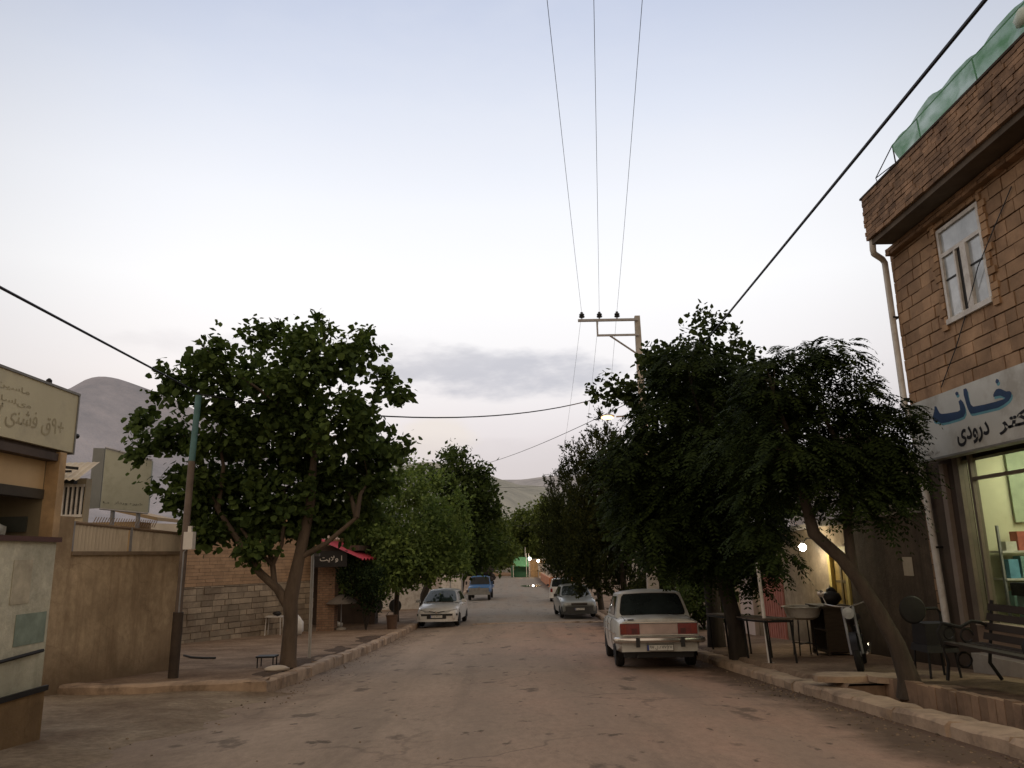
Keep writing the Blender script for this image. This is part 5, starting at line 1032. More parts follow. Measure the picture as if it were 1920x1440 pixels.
# ------------------------------------------------------------------ vehicles
def lerp(a, b, t): return a + (b - a) * t
def wheel(t, x, y, r, w, sgn):
    g = MB(); g.lathe((x, y, r), [(r * .62, -w), (r * .9, -w), (r, -w * .6), (r, w * .6), (r * .9, w), (r * .62, w)], 'x', 24); ty = g.build('wheel', M['rubber'], t, smooth=30)
    g = MB(); g.lathe((x + sgn * w * .7, y, r), [(r * .1, .03 * sgn), (r * .3, .02 * sgn), (r * .55, 0), (r * .63, .015 * sgn), (r * .63, -.06 * sgn)], 'x', 20); g.build('rim', M['rim'], ty, smooth=30)
class Cab:
    """tapered glasshouse: surface functions for rear, front and sides"""
    def __init__(s, y0, y1, y2, y3, zb0, zb1, zt, wb, wt, bulge=.05):
        s.y0, s.y1, s.y2, s.y3, s.zb0, s.zb1, s.zt, s.wb, s.wt, s.b = y0, y1, y2, y3, zb0, zb1, zt, wb, wt, bulge
    def w(s, t): return lerp(s.wb, s.wt, t ** 1.15)
    def rear(s, u, t, o=0): return (u * s.w(t), lerp(s.y0, s.y1, t) - s.b * (1 - u * u) - o, lerp(s.zb0, s.zt, t) + .03 * t * (1 - u * u))
    def front(s, u, t, o=0): return (u * s.w(t), lerp(s.y3, s.y2, t) + s.b * 1.6 * (1 - u * u) + o, lerp(s.zb1, s.zt, t) + .03 * t * (1 - u * u))
    def side(s, v, t, sg, o=0): return (sg * (s.w(t) + .02 * (1 - (2 * v - 1) ** 2) + o), lerp(lerp(s.y0, s.y1, t), lerp(s.y3, s.y2, t), v), lerp(lerp(s.zb0, s.zb1, v), s.zt, t))
    def shell(s, g):
        ts = [0, .25, .5, .75, .93]
        U = frange(-1, 1, 10)
        g.grid([[s.rear(u, t) for u in U] for t in ts]); g.grid([[s.front(u, t) for u in U[::-1]] for t in ts])
        for sg in (-1, 1): g.grid([[s.side(v, t, sg) for v in frange(0, 1, 8)] for t in ts])
        # roof with a soft crown
        P = []
        for v in [0, .03, .1, .3, .5, .7, .9, .97, 1]:
            row = []
            for u in [-1, -.95, -.8, -.4, 0, .4, .8, .95, 1]:
                t = .93; a = Vector(s.rear(u, t)); b = Vector(s.front(u, t)); p = a.lerp(b, v)
                sd = Vector(s.side(v, t, 1)).x
                p.x = u * sd
                e = max(abs(u), abs(2 * v - 1)); p.z = lerp(s.zb0, s.zt, t) + (s.zt - lerp(s.zb0, s.zt, t)) * (1 - e ** 8) ** .5 + .035 * (1 - u * u) * (1 - (2 * v - 1) ** 2) + .03 * t * (1 - u * u) * (0 if e > .999 else 1)
                if e > .999: p.z = (a if v == 0 else b if v == 1 else Vector(s.side(v, t, 1))).z
                row.append(tuple(p))
            P.append(row)
        g.grid(P)
    def pane(s, fn, u0, u1, t0, t1, o, rnd_=.08, n=9):
        g = MB(); P = []
        for i in range(n + 1):
            q = i / n; t = lerp(t0, t1, q); c = rnd_ * (abs(2 * q - 1) ** 7)
            m_, h = (u0 + u1) / 2, (u1 - u0) / 2 * (1 - c)
            P.append([fn(m_ + h * k, t, o) for k in frange(-1, 1, n)])
        g.grid(P); return g
def body(g, st, crown=.02):
    """st: (y, half width, z bottom, z belt, z top)"""
    rows = []
    for y, w, zb, zs, zt in st:
        h = [(.82 * w, zb), (.96 * w, zb + .05), (w * .985, zb + .3 * (zs - zb)), (w, zb + .62 * (zs - zb)), (w * .985, zs - .05), (w * .95, zs), (w * .8, lerp(zs, zt, .85)), (w * .4, zt + crown * .6), (0, zt + crown)]
        ring = [(-x, y, z) for x, z in h] + [(x, y, z) for x, z in h[-2::-1]]
        rows.append(ring)
    g.grid(rows)
    g.poly(rows[0][::-1]); g.poly(rows[-1])
    g.grid([[(-.82 * s[1], s[0], s[2]), (.82 * s[1], s[0], s[2])] for s in st])
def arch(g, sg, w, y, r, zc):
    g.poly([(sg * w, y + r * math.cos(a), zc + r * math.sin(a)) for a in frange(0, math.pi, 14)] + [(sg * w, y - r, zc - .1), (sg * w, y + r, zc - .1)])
def plate(t, y, z, sgn, w=.46, h=.11, text='\u06F9\u06F7 \uFEDD \u06F8\u06F7\u06F7 \u06F2\u06F7', x=0, lean=0):
    """number plate, sgn -1 on the rear (facing -y), +1 on the front"""
    g = MB(); g.box((x, y, z), (w, .012, h)); p = g.build('number_plate', M['plate'], t)
    fx = 1 if sgn < 0 else -1
    g = MB(); yy = y + sgn * .0075
    for a, b in (((-w / 2, -h / 2), (w / 2, -h / 2 + .008)), ((-w / 2, h / 2 - .008), (w / 2, h / 2)), ((-w / 2, -h / 2), (-w / 2 + .008, h / 2)), ((w / 2 - .008, -h / 2), (w / 2, h / 2)), ((w * .27, -h / 2), (w * .28, h / 2))):
        g.span((x + fx * a[0], yy - .001, z + a[1]), (x + fx * b[0], yy + .001, z + b[1]))
    g.build('plate_border', M['ink'], p)
    g = MB(); g.span((x - fx * w / 2 + fx * .01, yy - .0015, z - h / 2 + .01), (x - fx * w / 2 + fx * .04, yy + .0015, z + h / 2 - .01)); g.build('blue_band', M['plateblue'], p)
    off = OFF[t]
    lettering(text, M['ink'], p, (x - fx * w / 2 + fx * .055 + off.x, yy + off.y, z - h * .3 + off.z), (fx, 0, 0), (0, 0, 1), w * .83, h * .62, .002, depth=.004)
    return p
def sidewindows(t, c, splits, o=.008):
    for sg in (-1, 1):
        for a, b in splits:
            c.pane(lambda v, tt, oo, sg=sg: c.side(v, tt, sg, oo), a, b, .1, .84, o, .05).build('side_window', M['glass'], t)
def slope_rot(y, yaw): return (math.atan2(zr(y + 2.6) - zr(y), 2.6), 0, yaw)

# --- 1: old white boxy sedan, rear towards us (local +y = its front)
loc = (2.92, 17.3, zr(17.3) - .02)
c1 = thing('boxy_sedan', 'old boxy white sedan with red tail lights parked at the right kerb', 'car', loc); yaw1 = R(-3.0)
g = MB(); H = .8
body(g, [(-2.12, .70, .42, .80, .86), (-2.10, .755, .38, .84, .90), (-2.0, .785, .34, .86, .935), (-1.6, .80, .27, .88, .955), (-1.1, .805, .24, .9, .97), (-.5, .81, .22, .9, .95), (.6, .81, .22, .9, .94), (1.0, .805, .23, .9, .95), (1.7, .79, .27, .87, .92), (2.05, .77, .32, .83, .87), (2.15, .72, .38, .76, .8)])
g.build('body', M['carwhite'], c1, smooth=32)
cab = Cab(-1.38, -.98, .42, 1.0, .92, .93, 1.42, .735, .615, .05)
g = MB(); cab.shell(g); g.build('cabin', M['carwhite'], c1, smooth=40)
cab.pane(cab.rear, -.92, .92, .09, .9, .008, .07).build('window_seal', M['rubber'], c1)
cab.pane(cab.rear, -.885, .885, .125, .865, .014, .07).build('rear_window', M['glass'], c1)
cab.pane(cab.front, -.9, .9, .1, .88, .01).build('windscreen', M['glass2'], c1)
sidewindows(c1, cab, ((.13, .47), (.51, .86)))
g = MB(); g.box((0, -2.118, .735), (.7, .02, .19)); g.build('tail_panel', M['tailpanel'], c1)
for sg in (-1, 1):
    g = MB(); g.box((sg * .545, -2.11, .735), (.37, .06, .2)); tl = g.build('tail_light', M['taillight'], c1)
    g = MB(); g.box((sg * .66, -2.143, .735), (.1, .01, .18)); g.build('indicator', M['amber'], tl)
    g = MB(); g.box((sg * .46, -2.143, .70), (.1, .01, .09)); g.build('reverse_lens', mat('dark_red_lens', (.1, .02, .02), .25, .3, 8), tl)
g = MB(); g.box((0, -2.15, .855), (1.36, .03, .022)); g.box((0, -2.14, .625), (1.36, .03, .018)); g.build('chrome_trim', M['chrome'], c1)
g = MB(); g.tube([(-.8, -1.85, .53), (-.815, -2.14, .535), (-.72, -2.22, .535), (0, -2.24, .535), (.72, -2.22, .535), (.815, -2.14, .535), (.8, -1.85, .53)], .055, 8); bp = g.build('rear_bumper', M['chrome'], c1, smooth=40)
for x in (-.42, .42): g = MB(); g.box((x, -2.275, .5), (.07, .06, .17)); g.build('overrider', M['plastic'], bp)
g = MB(); g.box((0, -2.04, .40), (1.42, .2, .15)); g.build('rear_valance', M['carwhite'], c1)
g = MB(); g.box((0, -1.5, .28), (1.3, 1.0, .14)); g.tube([(-.42, -1.9, .24), (-.42, -2.2, .24)], .028, 8); g.build('underside', M['black'], c1)
plate(c1, -2.2, .40, -1, .5, .115)
g = MB(); g.box((-.52, -2.118, .905), (.12, .01, .02)); g.build('badge', M['ink'], c1)
for x, sg in ((-.70, -1), (.70, 1)):
    for y in (-1.28, 1.22): wheel(c1, x, y, .295, .085, sg)
g = MB()
for sg in (-1, 1):
    for y in (-1.28, 1.22): arch(g, sg, .79, y, .345, .3)
g.build('wheel_arch', M['arch'], c1)
g = MB()
for sg in (-1, 1): g.box((sg * .815, 0, .64), (.012, 3.6, .02))
g.build('side_trim', M['chrome'], c1)
for sg in (-1, 1):
    for y in (-.35, .55): g = MB(); g.box((sg * .825, y, .78), (.03, .14, .025)); g.build('door_handle', M['chrome'], c1)
g = MB(); g.ball((.3, -.2, 1.08), .13, 10, (1, .6, .9)); g.box((.3, -.2, .9), (.5, .12, .4)); g.box((-.35, -.2, .9), (.5, .12, .4)); g.build('front_seat', M['seat'], c1)
c1.rotation_euler = slope_rot(16, yaw1)

g = MB()
for x in (-.635, .635): g.tube([(x, -2.09, .893), (x, -2.0, .925), (x, -1.6, .945), (x, -1.42, .953)], .0045, 4)
g.tube([(x, -2.075, .9) for x in (-.635, 0, .635)], .0045, 4)
for sg in (-1, 1):
    for y in (-.82, .1, .98): g.tube([(sg * .782, y, .34), (sg * .806, y, .5), (sg * .813, y, .65), (sg * .805, y, .84), (sg * .775, y, .9)], .0045, 4)
g.build('panel_gap', M['arch'], c1)
# --- 2: white modern sedan facing us (front = local +y, turned round)
loc = (-2.9, 34.75, zr(34.7) - .01)
c2 = thing('white_sedan', 'clean white sedan facing the camera, parked at the left kerb', 'car', loc)
g = MB(); body(g, [(-2.2, .7, .4, .86, .93), (-2.1, .8, .32, .9, .99), (-1.6, .85, .22, .92, 1.02), (-.8, .86, .2, .9, .96), (.6, .86, .2, .89, .95), (1.0, .855, .21, .86, .95), (1.6, .845, .22, .78, .85), (2.0, .82, .22, .68, .73), (2.16, .77, .24, .6, .635), (2.22, .68, .28, .52, .55)])
g.build('body', M['carwhite2'], c2, smooth=40)
cab = Cab(-1.75, -1.05, .3, 1.12, .96, .93, 1.42, .76, .56, .06)
g = MB(); cab.shell(g); g.build('cabin', M['carwhite2'], c2, smooth=40)
cab.pane(cab.front, -.93, .93, .06, .92, .008, .06).build('windscreen', M['glass2'], c2)
cab.pane(cab.rear, -.9, .9, .1, .86, .01).build('rear_window', M['glass'], c2); sidewindows(c2, cab, ((.12, .46), (.5, .92)))
g = MB(); g.tube([(-.55, 1.17, .95), (.1, 1.2, .965), (.6, 1.12, .97)], .012, 5); g.build('wiper', M['black'], c2)
for sg in (-1, 1):
    g = MB(); P = []
    for q in frange(0, 1, 5): P.append([(sg * lerp(.32, .8, q), lerp(2.215, 1.97, q ** 2), z) for z in frange(lerp(.57, .58, q), lerp(.63, .71, q), 3)])
    for r in P:
        for i in range(len(r)): r[i] = (r[i][0], r[i][1] + .02, r[i][2])
    g.grid(P); g.build('headlight', M['lens'], c2, smooth=60)
    g = MB(); g.box((sg * .98, .95, .99), (.2, .1, .13), None, .85); g.build('mirror', M['carwhite2'], c2)
    g = MB(); g.lathe((sg * .6, 2.17, .33), [(.075, 0), (.07, .025), (.01, .03)], 'y', 14); g.build('fog_lamp', M['lens'], c2)
g = MB(); g.tube([(-.34, 2.2, .62), (-.15, 2.255, .6), (0, 2.27, .565), (.15, 2.255, .6), (.34, 2.2, .62)], .018, 6); g.build('grille_bar', M['plastic'], c2)
g = MB(); P = [[(x, 2.3 - .26 * (abs(x) / .84) ** 4, z) for z in (.22, .28, .4, .48, .53)] for x in frange(-.84, .84, 14)]
g.grid(P); fb_ = g.build('front_bumper', M['carwhite2'], c2, smooth=50)
g = MB(); P = [[(x, 2.315 - .26 * (abs(x) / .85) ** 4, z) for z in (.445, .525)] for x in frange(-.84, .84, 14)]; g.grid(P); P = [[(x, 2.312 - .26 * (abs(x) / .85) ** 4, z) for z in (.33, .45)] for x in frange(-.4, .4, 8)]; g.grid(P); g.build('bumper_strip', M['plastic'], fb_)
plate(c2, 2.33, .42, 1, .5, .11, '\u06F6\u06F4 \uFEE1 \u06F5\u06F3\u06F1 \u06F2\u06F7')
g = MB(); g.prism([(-.07, 2.285, .62), (.07, 2.285, .62), (.05, 2.285, .56), (0, 2.285, .52), (-.05, 2.285, .56)], (0, .012, 0)); g.build('badge', M['chrome'], c2)
for x, sg in ((-.74, -1), (.74, 1)):
    for y in (-1.35, 1.35): wheel(c2, x, y, .31, .095, sg)
g = MB()
for sg in (-1, 1):
    for y in (-1.35, 1.35): arch(g, sg, .846, y, .36, .31)
g.build('wheel_arch', M['arch'], c2)
g = MB(); g.box((0, 0, .26), (1.4, 4.0, .12)); g.build('underside', M['black'], c2)
for sg in (-1, 1):
    for y in (-.5, .4): g = MB(); g.box((sg * .872, y, .8), (.03, .18, .03)); g.build('door_handle', M['carwhite2'], c2)
c2.rotation_euler = (-slope_rot(33, 0)[0], 0, R(180 - 3))

# --- 3: grey hatch facing us
loc = (3.05, 38.2, zr(38.2) - .01)
c3 = thing('grey_car', 'dark silver grey car facing the camera under the conifers', 'car', loc)
g = MB(); body(g, [(-2.0, .72, .4, .86, .95), (-1.9, .8, .3, .9, 1.0), (-1.2, .835, .2, .91, .98), (.5, .84, .2, .9, .96), (.95, .835, .2, .88, .97), (1.6, .825, .22, .8, .87), (2.0, .8, .23, .73, .78), (2.13, .75, .25, .66, .69), (2.18, .68, .3, .58, .6)])
g.build('body', M['cargrey'], c3, smooth=40)
cab = Cab(-1.75, -1.25, .25, 1.02, .96, .95, 1.42, .75, .57, .05)
g = MB(); cab.shell(g); g.build('cabin', M['cargrey'], c3, smooth=40)
cab.pane(cab.front, -.93, .93, .06, .92, .008, .06).build('windscreen', M['glass'], c3); cab.pane(cab.rear, -.9, .9, .1, .86, .01).build('rear_window', M['glass'], c3); sidewindows(c3, cab, ((.12, .46), (.5, .92)))
for sg in (-1, 1):
    g = MB(); P = [[(sg * lerp(.4, .77, q), lerp(2.16, 2.0, q ** 2) + .02, z) for z in frange(.6, lerp(.67, .72, q), 3)] for q in frange(0, 1, 5)]; g.grid(P); g.build('headlight', M['lens'], c3, smooth=60)
    g = MB(); g.box((sg * .95, .88, 1.0), (.18, .1, .13), None, .85); g.build('mirror', M['plastic'], c3)
g = MB(); g.box((0, 2.19, .635), (.72, .03, .1)); gr = g.build('grille', M['plastic'], c3)
g = MB(); g.box((0, 2.205, .68), (.74, .02, .018)); g.box((0, 2.205, .635), (.7, .02, .014)); g.build('grille_bar', M['chrome'], gr)
g = MB(); P = [[(x, 2.27 - .24 * (abs(x) / .82) ** 4, z) for z in (.2, .28, .42, .54)] for x in frange(-.82, .82, 14)]; g.grid(P); g.build('front_bumper', mat('dark_grey_bumper', (.045, .047, .046), .6, .15, 5), c3, smooth=50)
plate(c3, 2.285, .42, 1, .46, .11, '\u06F1\u06F8 \uFE8F \u06F4\u06F2\u06F6 \u06F2\u06F7')
for x, sg in ((-.72, -1), (.72, 1)):
    for y in (-1.3, 1.3): wheel(c3, x, y, .3, .09, sg)
g = MB()
for sg in (-1, 1):
    for y in (-1.3, 1.3): arch(g, sg, .826, y, .35, .3)
g.build('wheel_arch', M['arch'], c3)
g = MB(); g.box((0, 0, .26), (1.4, 3.8, .12)); g.build('underside', M['black'], c3)
c3.rotation_euler = (-slope_rot(38, 0)[0], 0, R(180 + 2))

# --- 4: small white hatchback seen from behind
loc = (3.5, 54.3, zr(54.3) - .01)
c4 = thing('white_hatchback', 'small white hatchback seen from behind, beyond the grey car', 'car', loc)
g = MB(); body(g, [(-1.85, .68, .36, .8, .86), (-1.8, .76, .28, .86, .92), (-1.2, .8, .2, .9, .96), (.5, .8, .2, .88, .95), (.9, .8, .2, .86, .94), (1.5, .78, .22, .8, .86), (1.8, .74, .26, .7, .74), (1.85, .66, .32, .6, .62)])
g.build('body', M['carwhite2'], c4, smooth=40)
cab = Cab(-1.72, -1.35, .1, .85, .92, .94, 1.46, .74, .6, .04)
g = MB(); cab.shell(g); g.build('cabin', M['carwhite2'], c4, smooth=40)
cab.pane(cab.rear, -.9, .9, .08, .88, .01).build('rear_window', M['glass'], c4); cab.pane(cab.front, -.9, .9, .1, .88, .01).build('windscreen', M['glass2'], c4); sidewindows(c4, cab, ((.08, .45), (.5, .9)))
for sg in (-1, 1): g = MB(); g.box((sg * .66, -1.83, .74), (.16, .06, .24), None, .9); g.build('tail_light', M['taillight'], c4)
g = MB(); P = [[(x, -1.93 + .2 * (abs(x) / .8) ** 4, z) for z in (.24, .3, .45, .55)] for x in frange(-.8, .8, 12)]; g.grid(P); g.build('rear_bumper', M['carwhite2'], c4, smooth=50)
g = MB(); g.box((0, -1.9, .66), (.5, .02, .03)); g.build('tailgate_trim', M['plastic'], c4)
plate(c4, -1.9, .6, -1, .44, .1, '\u06F3\u06F5 \uFEA9 \u06F1\u06F9\u06F2 \u06F2\u06F7')
for x, sg in ((-.69, -1), (.69, 1)):
    for y in (-1.15, 1.2): wheel(c4, x, y, .28, .085, sg)
g = MB()
for sg in (-1, 1):
    for y in (-1.15, 1.2): arch(g, sg, .79, y, .33, .28)
g.build('wheel_arch', M['arch'], c4)
g = MB(); g.box((0, 0, .25), (1.35, 3.4, .12)); g.build('underside', M['black'], c4)
for sg in (-1, 1): g = MB(); g.box((sg * .9, .7, 1.0), (.16, .09, .12)); g.build('mirror', M['plastic'], c4)
c4.rotation_euler = (slope_rot(54, 0)[0], 0, R(-3))

# --- 5: blue pickup with a high dark load, facing us
loc = (-2.15, 58.3, zr(58.3))
c5 = thing('blue_pickup', 'old blue pickup truck facing the camera on the left side of the road', 'truck', loc)
g = MB(); body(g, [(-.1, .8, .45, 1.0, 1.04), (.6, .81, .42, 1.0, 1.05), (.9, .81, .4, .98, 1.05), (1.7, .79, .42, .95, 1.0), (2.1, .77, .45, .9, .94), (2.15, .74, .48, .86, .88)]); g.build('body', M['carblue'], c5, smooth=35)
cab = Cab(-.05, .05, .55, 1.0, 1.0, 1.03, 1.62, .77, .66, .03); g = MB(); cab.shell(g); g.build('cabin', M['carblue'], c5, smooth=40)
cab.pane(cab.front, -.93, .93, .06, .9, .01).build('windscreen', glassmat('dull_truck_glass', (.012, .014, .016), .3, .2), c5); sidewindows(c5, cab, ((.15, .85),))
g = MB(); g.box((0, 2.15, .72), (1.44, .05, .28)); gr = g.build('grille', M['greybump'], c5)
for sg in (-1, 1):
    g = MB(); g.lathe((sg * .55, 2.17, .74), [(.1, 0), (.095, .03), (.02, .04)], 'y', 16); g.build('headlight', mat('dull_lens', (.2, .2, .2), .3, .2, 9), c5, smooth=40)
    g = MB(); g.tube([(sg * .8, .95, 1.15), (sg * .95, 1.0, 1.2)], .012, 5); g.box((sg * .98, 1.0, 1.18), (.12, .05, .24)); g.build('mirror', M['black'], c5)
g = MB(); g.prism([(-.07, 2.185, .84), (.07, 2.185, .84), (0, 2.185, .76)], (0, .012, 0)); g.build('badge', M['chrome'], c5)
g = MB(); g.box((0, 2.25, .5), (1.6, .14, .2)); g.build('front_bumper', M['greybump'], c5)
g = MB(); g.span((-.85, -2.4, .75), (.85, -.2, .82)); g.span((-.85, -2.4, .82), (-.8, -.2, 1.2)); g.span((.8, -2.4, .82), (.85, -.2, 1.2)); g.span((-.8, -2.4, .82), (.8, -2.35, 1.2)); g.span((-.8, -.25, .82), (.8, -.2, 1.2)); g.build('cargo_bed', M['carblue'], c5)
for x, sg in ((-.7, -1), (.7, 1)):
    for y in (-1.4, 1.45): wheel(c5, x, y, .34, .1, sg)
g = MB(); g.box((0, -.1, .5), (1.0, 4.0, .2)); g.build('chassis', M['black'], c5)
c5.rotation_euler = (0, 0, R(180 - 2))
g = MB(); rg = random.Random(14)
for i in range(16): g.ball((loc[0] + rg.uniform(-.65, .65), 59.3 + rg.uniform(-1.1, .9), loc[2] + 1.25 + rg.uniform(0, .95)), rg.uniform(.28, .42), 10, (1.2, 1, .7), .15, rg)
tag(g.build('truck_load', mat('dark_brown_load', (.03, .024, .02), .95, .35, 4), smooth=60), 'high heap of dark sacks piled on the blue pickup', 'load')

# ------------------------------------------------------------------ utility pole, wires
UY = 27.5; zg = zr(UY) + .1
up = thing('utility_pole', 'tall concrete power pole with a side crossarm, rising from the right hand trees', 'pole', (4.97, UY, zg)); H = 9.88 - zg
g = MB(); g.box((0, 0, H / 2), (.40, .34, H), None, .48); g.build('shaft', M['pole'], up)
g = MB(); g.box((0, 0, .45), (.415, .355, 1.1), None, .96); g.build('lit_base', mat('pinkish_lit_concrete', (.42, .3, .24), .8, .12, 3), up)  # pinkish light on the pole foot is put into its colour
g = MB(); g.box((-1.12, -.12, 9.71 - zg), (2.24, .09, .09)); g.build('crossarm', M['steel'], up)
g = MB(); g.box((-.78, -.12, 9.12 - zg), (1.56, .07, .07)); g.box((-1.53, -.12, 9.42 - zg), (.06, .06, .54)); g.tube([(-1.1, -.12, 9.12 - zg), (-.05, -.12, 8.35 - zg)], .035, 6); g.build('brace', M['steel'], up)
for x in (2.88, 3.54, 4.2):
    g = MB(); q = x - 4.97; zz = 9.75 - zg
    g.lathe((q, -.12, zz), [(.02, 0), (.02, .06), (.1, .08), (.11, .12), (.06, .13), (.1, .17), (.1, .2), (.05, .24), (.05, .28), (.02, .29)], 'z', 12); g.build('insulator', M['insul'], up, smooth=40)
def cable(name, label, pts, r, group=None, n=22):
    """pts: ((a), (b), sag)..."""
    g = MB(); path = []
    for a, b, s in pts:
        a, b = Vector(a), Vector(b)
        for i in range(n + 1):
            t = i / n; p = a.lerp(b, t) - Vector((0, 0, 4 * s * t * (1 - t)))
            if not path or (p - path[-1]).length > .01: path.append(p)
    g.tube(path, r, 5); return tag(g.build(name, M['wire']), label, 'wire', group)
for x, nx, fx, lab in ((2.88, -3.95, 4.9, 'left one of the three thin power lines running overhead'), (3.54, -2.95, 7.2, 'middle one of the three thin power lines running overhead'), (4.2, -1.85, 9.5, 'right one of the three thin power lines running overhead')):
    k = (27.4 + 18) / (27.4 - 10.65)
    near = {2.88: .79, 3.54: 1.52, 4.2: 2.28}[x]
    a = (x + (near - x) * k, -18, 10.9)
    cable('power_line', lab, ((a, (x, UY - .12, 10.02), .72), ((x, UY - .12, 10.02), (x + (fx - x), 82, 7.6), 1.1)), .0055, 'power lines carried by the concrete pole')
cable('thick_cable', 'thick black cable sloping down from the top right corner into the trees', (((4.27, 1.0, 6.04), (4.97, UY - .2, 6.0), .0),), .022)
cable('street_cable', 'black cable crossing the street from the power pole to the left pole', (((4.97, UY - .15, 7.26), (-5.62, 13.7, 4.2), .8),), .017)
cable('service_cable', 'black cable sloping down from the left edge to the turquoise pole top', (((-5.62, 13.7, 4.22), (-4.43, 3.5, 3.62), .0),), .016)
cable('service_wire', 'thin wire slanting from the street lamp toward the far left trees', (((4.85, UY, 6.75), (-6.0, 75, 9.4), .6),), .014)
cable('street_wire', 'upper of the two faint wires across the far end of the street', (((-12, 70, 7.6), (12, 70, 7.6), .4),), .014, 'faint wires across the far street')
cable('street_wire', 'lower of the two faint wires across the far end of the street', (((-12, 95, 5.1), (14, 95, 5.1), .4),), .014, 'faint wires across the far street')
sl = thing('street_lamp', 'lit orange street lamp head on the power pole among the conifers', 'lamp', (4.9, UY, 6.1))
g = MB(); g.tube([(4.9, UY - .1, 5.6), (4.5, UY - .2, 6.05), (3.95, UY - .35, 6.0)], .03, 6); g.build('arm', M['steel'], sl, world=True)
g = MB(); g.ball((3.66, UY - .4, 6.02), .15, 12, (1.5, .7, .45)); g.build('lamp_head', mat('lamp_housing', (.4, .36, .3), .5, .1, 4), sl, world=True, smooth=60)
g = MB(); g.ball((3.6, UY - .5, 5.95), .15, 12, (1.5, .75, .5)); g.build('lamp_glass', emit('sodium_glow', (1, .55, .22), 4.5), sl, world=True, smooth=60)
lamp('POINT', (3.3, UY - .8, 5.5), 70, (1, .45, .12), .12)

# ------------------------------------------------------------------ far end of the street
ze = zr(112)
tn = thing('green_tent', 'green canvas tent stall at the far end of the street', 'tent', (1.4, 113, ze))
gm = mat('green_canvas', (.12, .32, .15), .8, .15, 1.5); gd = mat('dark_green_canvas', (.03, .1, .05), .8, .2, 1.5)
g = MB(); g.quad((.55, 112, ze + 1.55), (2.75, 112, ze + 1.45), (2.6, 113.6, ze + 2.75), (.65, 113.6, ze + 2.85)); g.quad((.65, 113.6, ze + 2.85), (2.6, 113.6, ze + 2.75), (2.7, 115.2, ze + 1.6), (.5, 115.2, ze + 1.6)); g.build('canopy', gm, tn, world=True)
g = MB(); g.quad((.55, 112, ze), (.55, 112, ze + 1.55), (.65, 113.6, ze + 2.85), (.2, 113.6, ze)); g.quad((.2, 112.1, ze), (.55, 112.02, ze), (.55, 112.02, ze + 2.2), (.15, 112.2, ze + 2.2)); g.quad((.6, 114.9, ze), (2.6, 114.9, ze), (2.6, 114.9, ze + 1.5), (.6, 114.9, ze + 1.5)); g.build('side_curtain', gd, tn, world=True)
for x in (.5, 2.4, 2.75): g = MB(); g.tube([(x, 111.95, ze), (x, 111.95, ze + 3.3)], .04, 6); g.build('tent_pole', M['white_paint'], tn, world=True)
g = MB(); g.span((.7, 112.6, ze), (2.6, 113.4, ze + .75)); g.build('stall_table', gd, tn, world=True)
bt = thing('brick_booth', 'small lit brick booth to the right of the green tent', 'booth', (3.6, 115, ze))
g = MB(); g.span((2.9, 114, ze - .2), (5.2, 117, ze + 2.3)); g.build('wall', coursed('booth_bricks', (.5, .33, .17), (.42, .27, .14), (.3, .22, .14), .4, .14, (1, 0)), bt, world=True)
g = MB(); g.span((2.8, 113.8, ze + 2.3), (5.4, 117.2, ze + 2.48)); g.build('roof', M['concrete'], bt, world=True)
g = MB(); g.span((3.6, 113.97, ze), (4.3, 114, ze + 1.9)); g.build('door', mat('booth_door', (.3, .2, .1), .7, .2, 3), bt, world=True)
def farlamp(label, x, y, z, c, s):
    t = thing('booth_lamp', label, 'lamp', (x, y, zr(y)))
    g = MB(); g.tube([(x, y, zr(y)), (x, y, z)], .045, 6); g.build('pole', M['steel'], t, world=True)
    g = MB(); g.ball((x, y - .1, z), .2, 10); g.build('bulb', emit(f'glow_{c[2]:.2f}', c, s), t, world=True, smooth=60)
farlamp('white lit lamp between the tent and the brick booth', 2.85, 111, .62, (1, 1, .92), 18)
farlamp('orange lit lamp in front of the brick booth', 4.05, 111, .3, (1, .75, .45), 16)
lamp('POINT', (3.8, 110.5, .2), 60, (1, .7, .4), .2)
pf = thing('flag_pole', 'thin white flag pole behind the green tent', 'pole', (2.35, 116, ze)); g = MB(); g.tube([(0, 0, 0), (0, 0, 4.2)], .05, 6); g.build('shaft', M['white_paint'], pf)
pf = thing('flag_pole', 'tall thin white pole right of the brick booth', 'pole', (4.25, 100, zr(100))); g = MB(); g.tube([(0, 0, 0), (0, 0, 5.2)], .045, 6); g.build('shaft', M['white_paint'], pf)
ow = thing('orange_wall', 'low orange wall beyond the white hatchback', 'wall', (4.6, 84, zr(84)))
g = MB(); g.span((4.0, 78, zr(84) - .1), (6.4, 78.3, zr(84) + .95)); g.span((3.9, 78.3, zr(84) - .1), (4.2, 100, zr(84) + .85)); g.build('wall_body', mat('orange_wall_tone', (.48, .19, .09), .8, .2, 1.2, dirt=(.35, .2, .12), dscale=.8), ow, world=True)  # orange over the whole wall, with browner blotches
fp = thing('white_fence', 'row of white pickets on top of the orange wall', 'fence', (4.1, 95, zr(90) + .9))
for i in range(9): g = MB(); y = 80 + i * 3.4; g.tube([(4.05, y, zr(84) + .85), (4.05, y, zr(84) + 2.1)], .05, 5); g.build('picket', M['white_paint'], fp, world=True)
g = MB(); g.tube([(4.05, 80, zr(84) + 1.5), (4.05, 107, zr(84) + 1.5)], .03, 5); g.build('rail', M['white_paint'], fp, world=True)
post('short white post by the dirt heap at the far left bend', -4.4, 95, 2.4, .06, M['white_paint'], 'marker_post')
g = MB(); rg = random.Random(17)
for i in range(7): g.ball((-3.4 + i * .75 + rg.uniform(-.2, .2), 121 + rg.uniform(-1, 1), zr(121) + .05), rg.uniform(.5, .85), 12, (1.3, 1, .75), .12, rg)
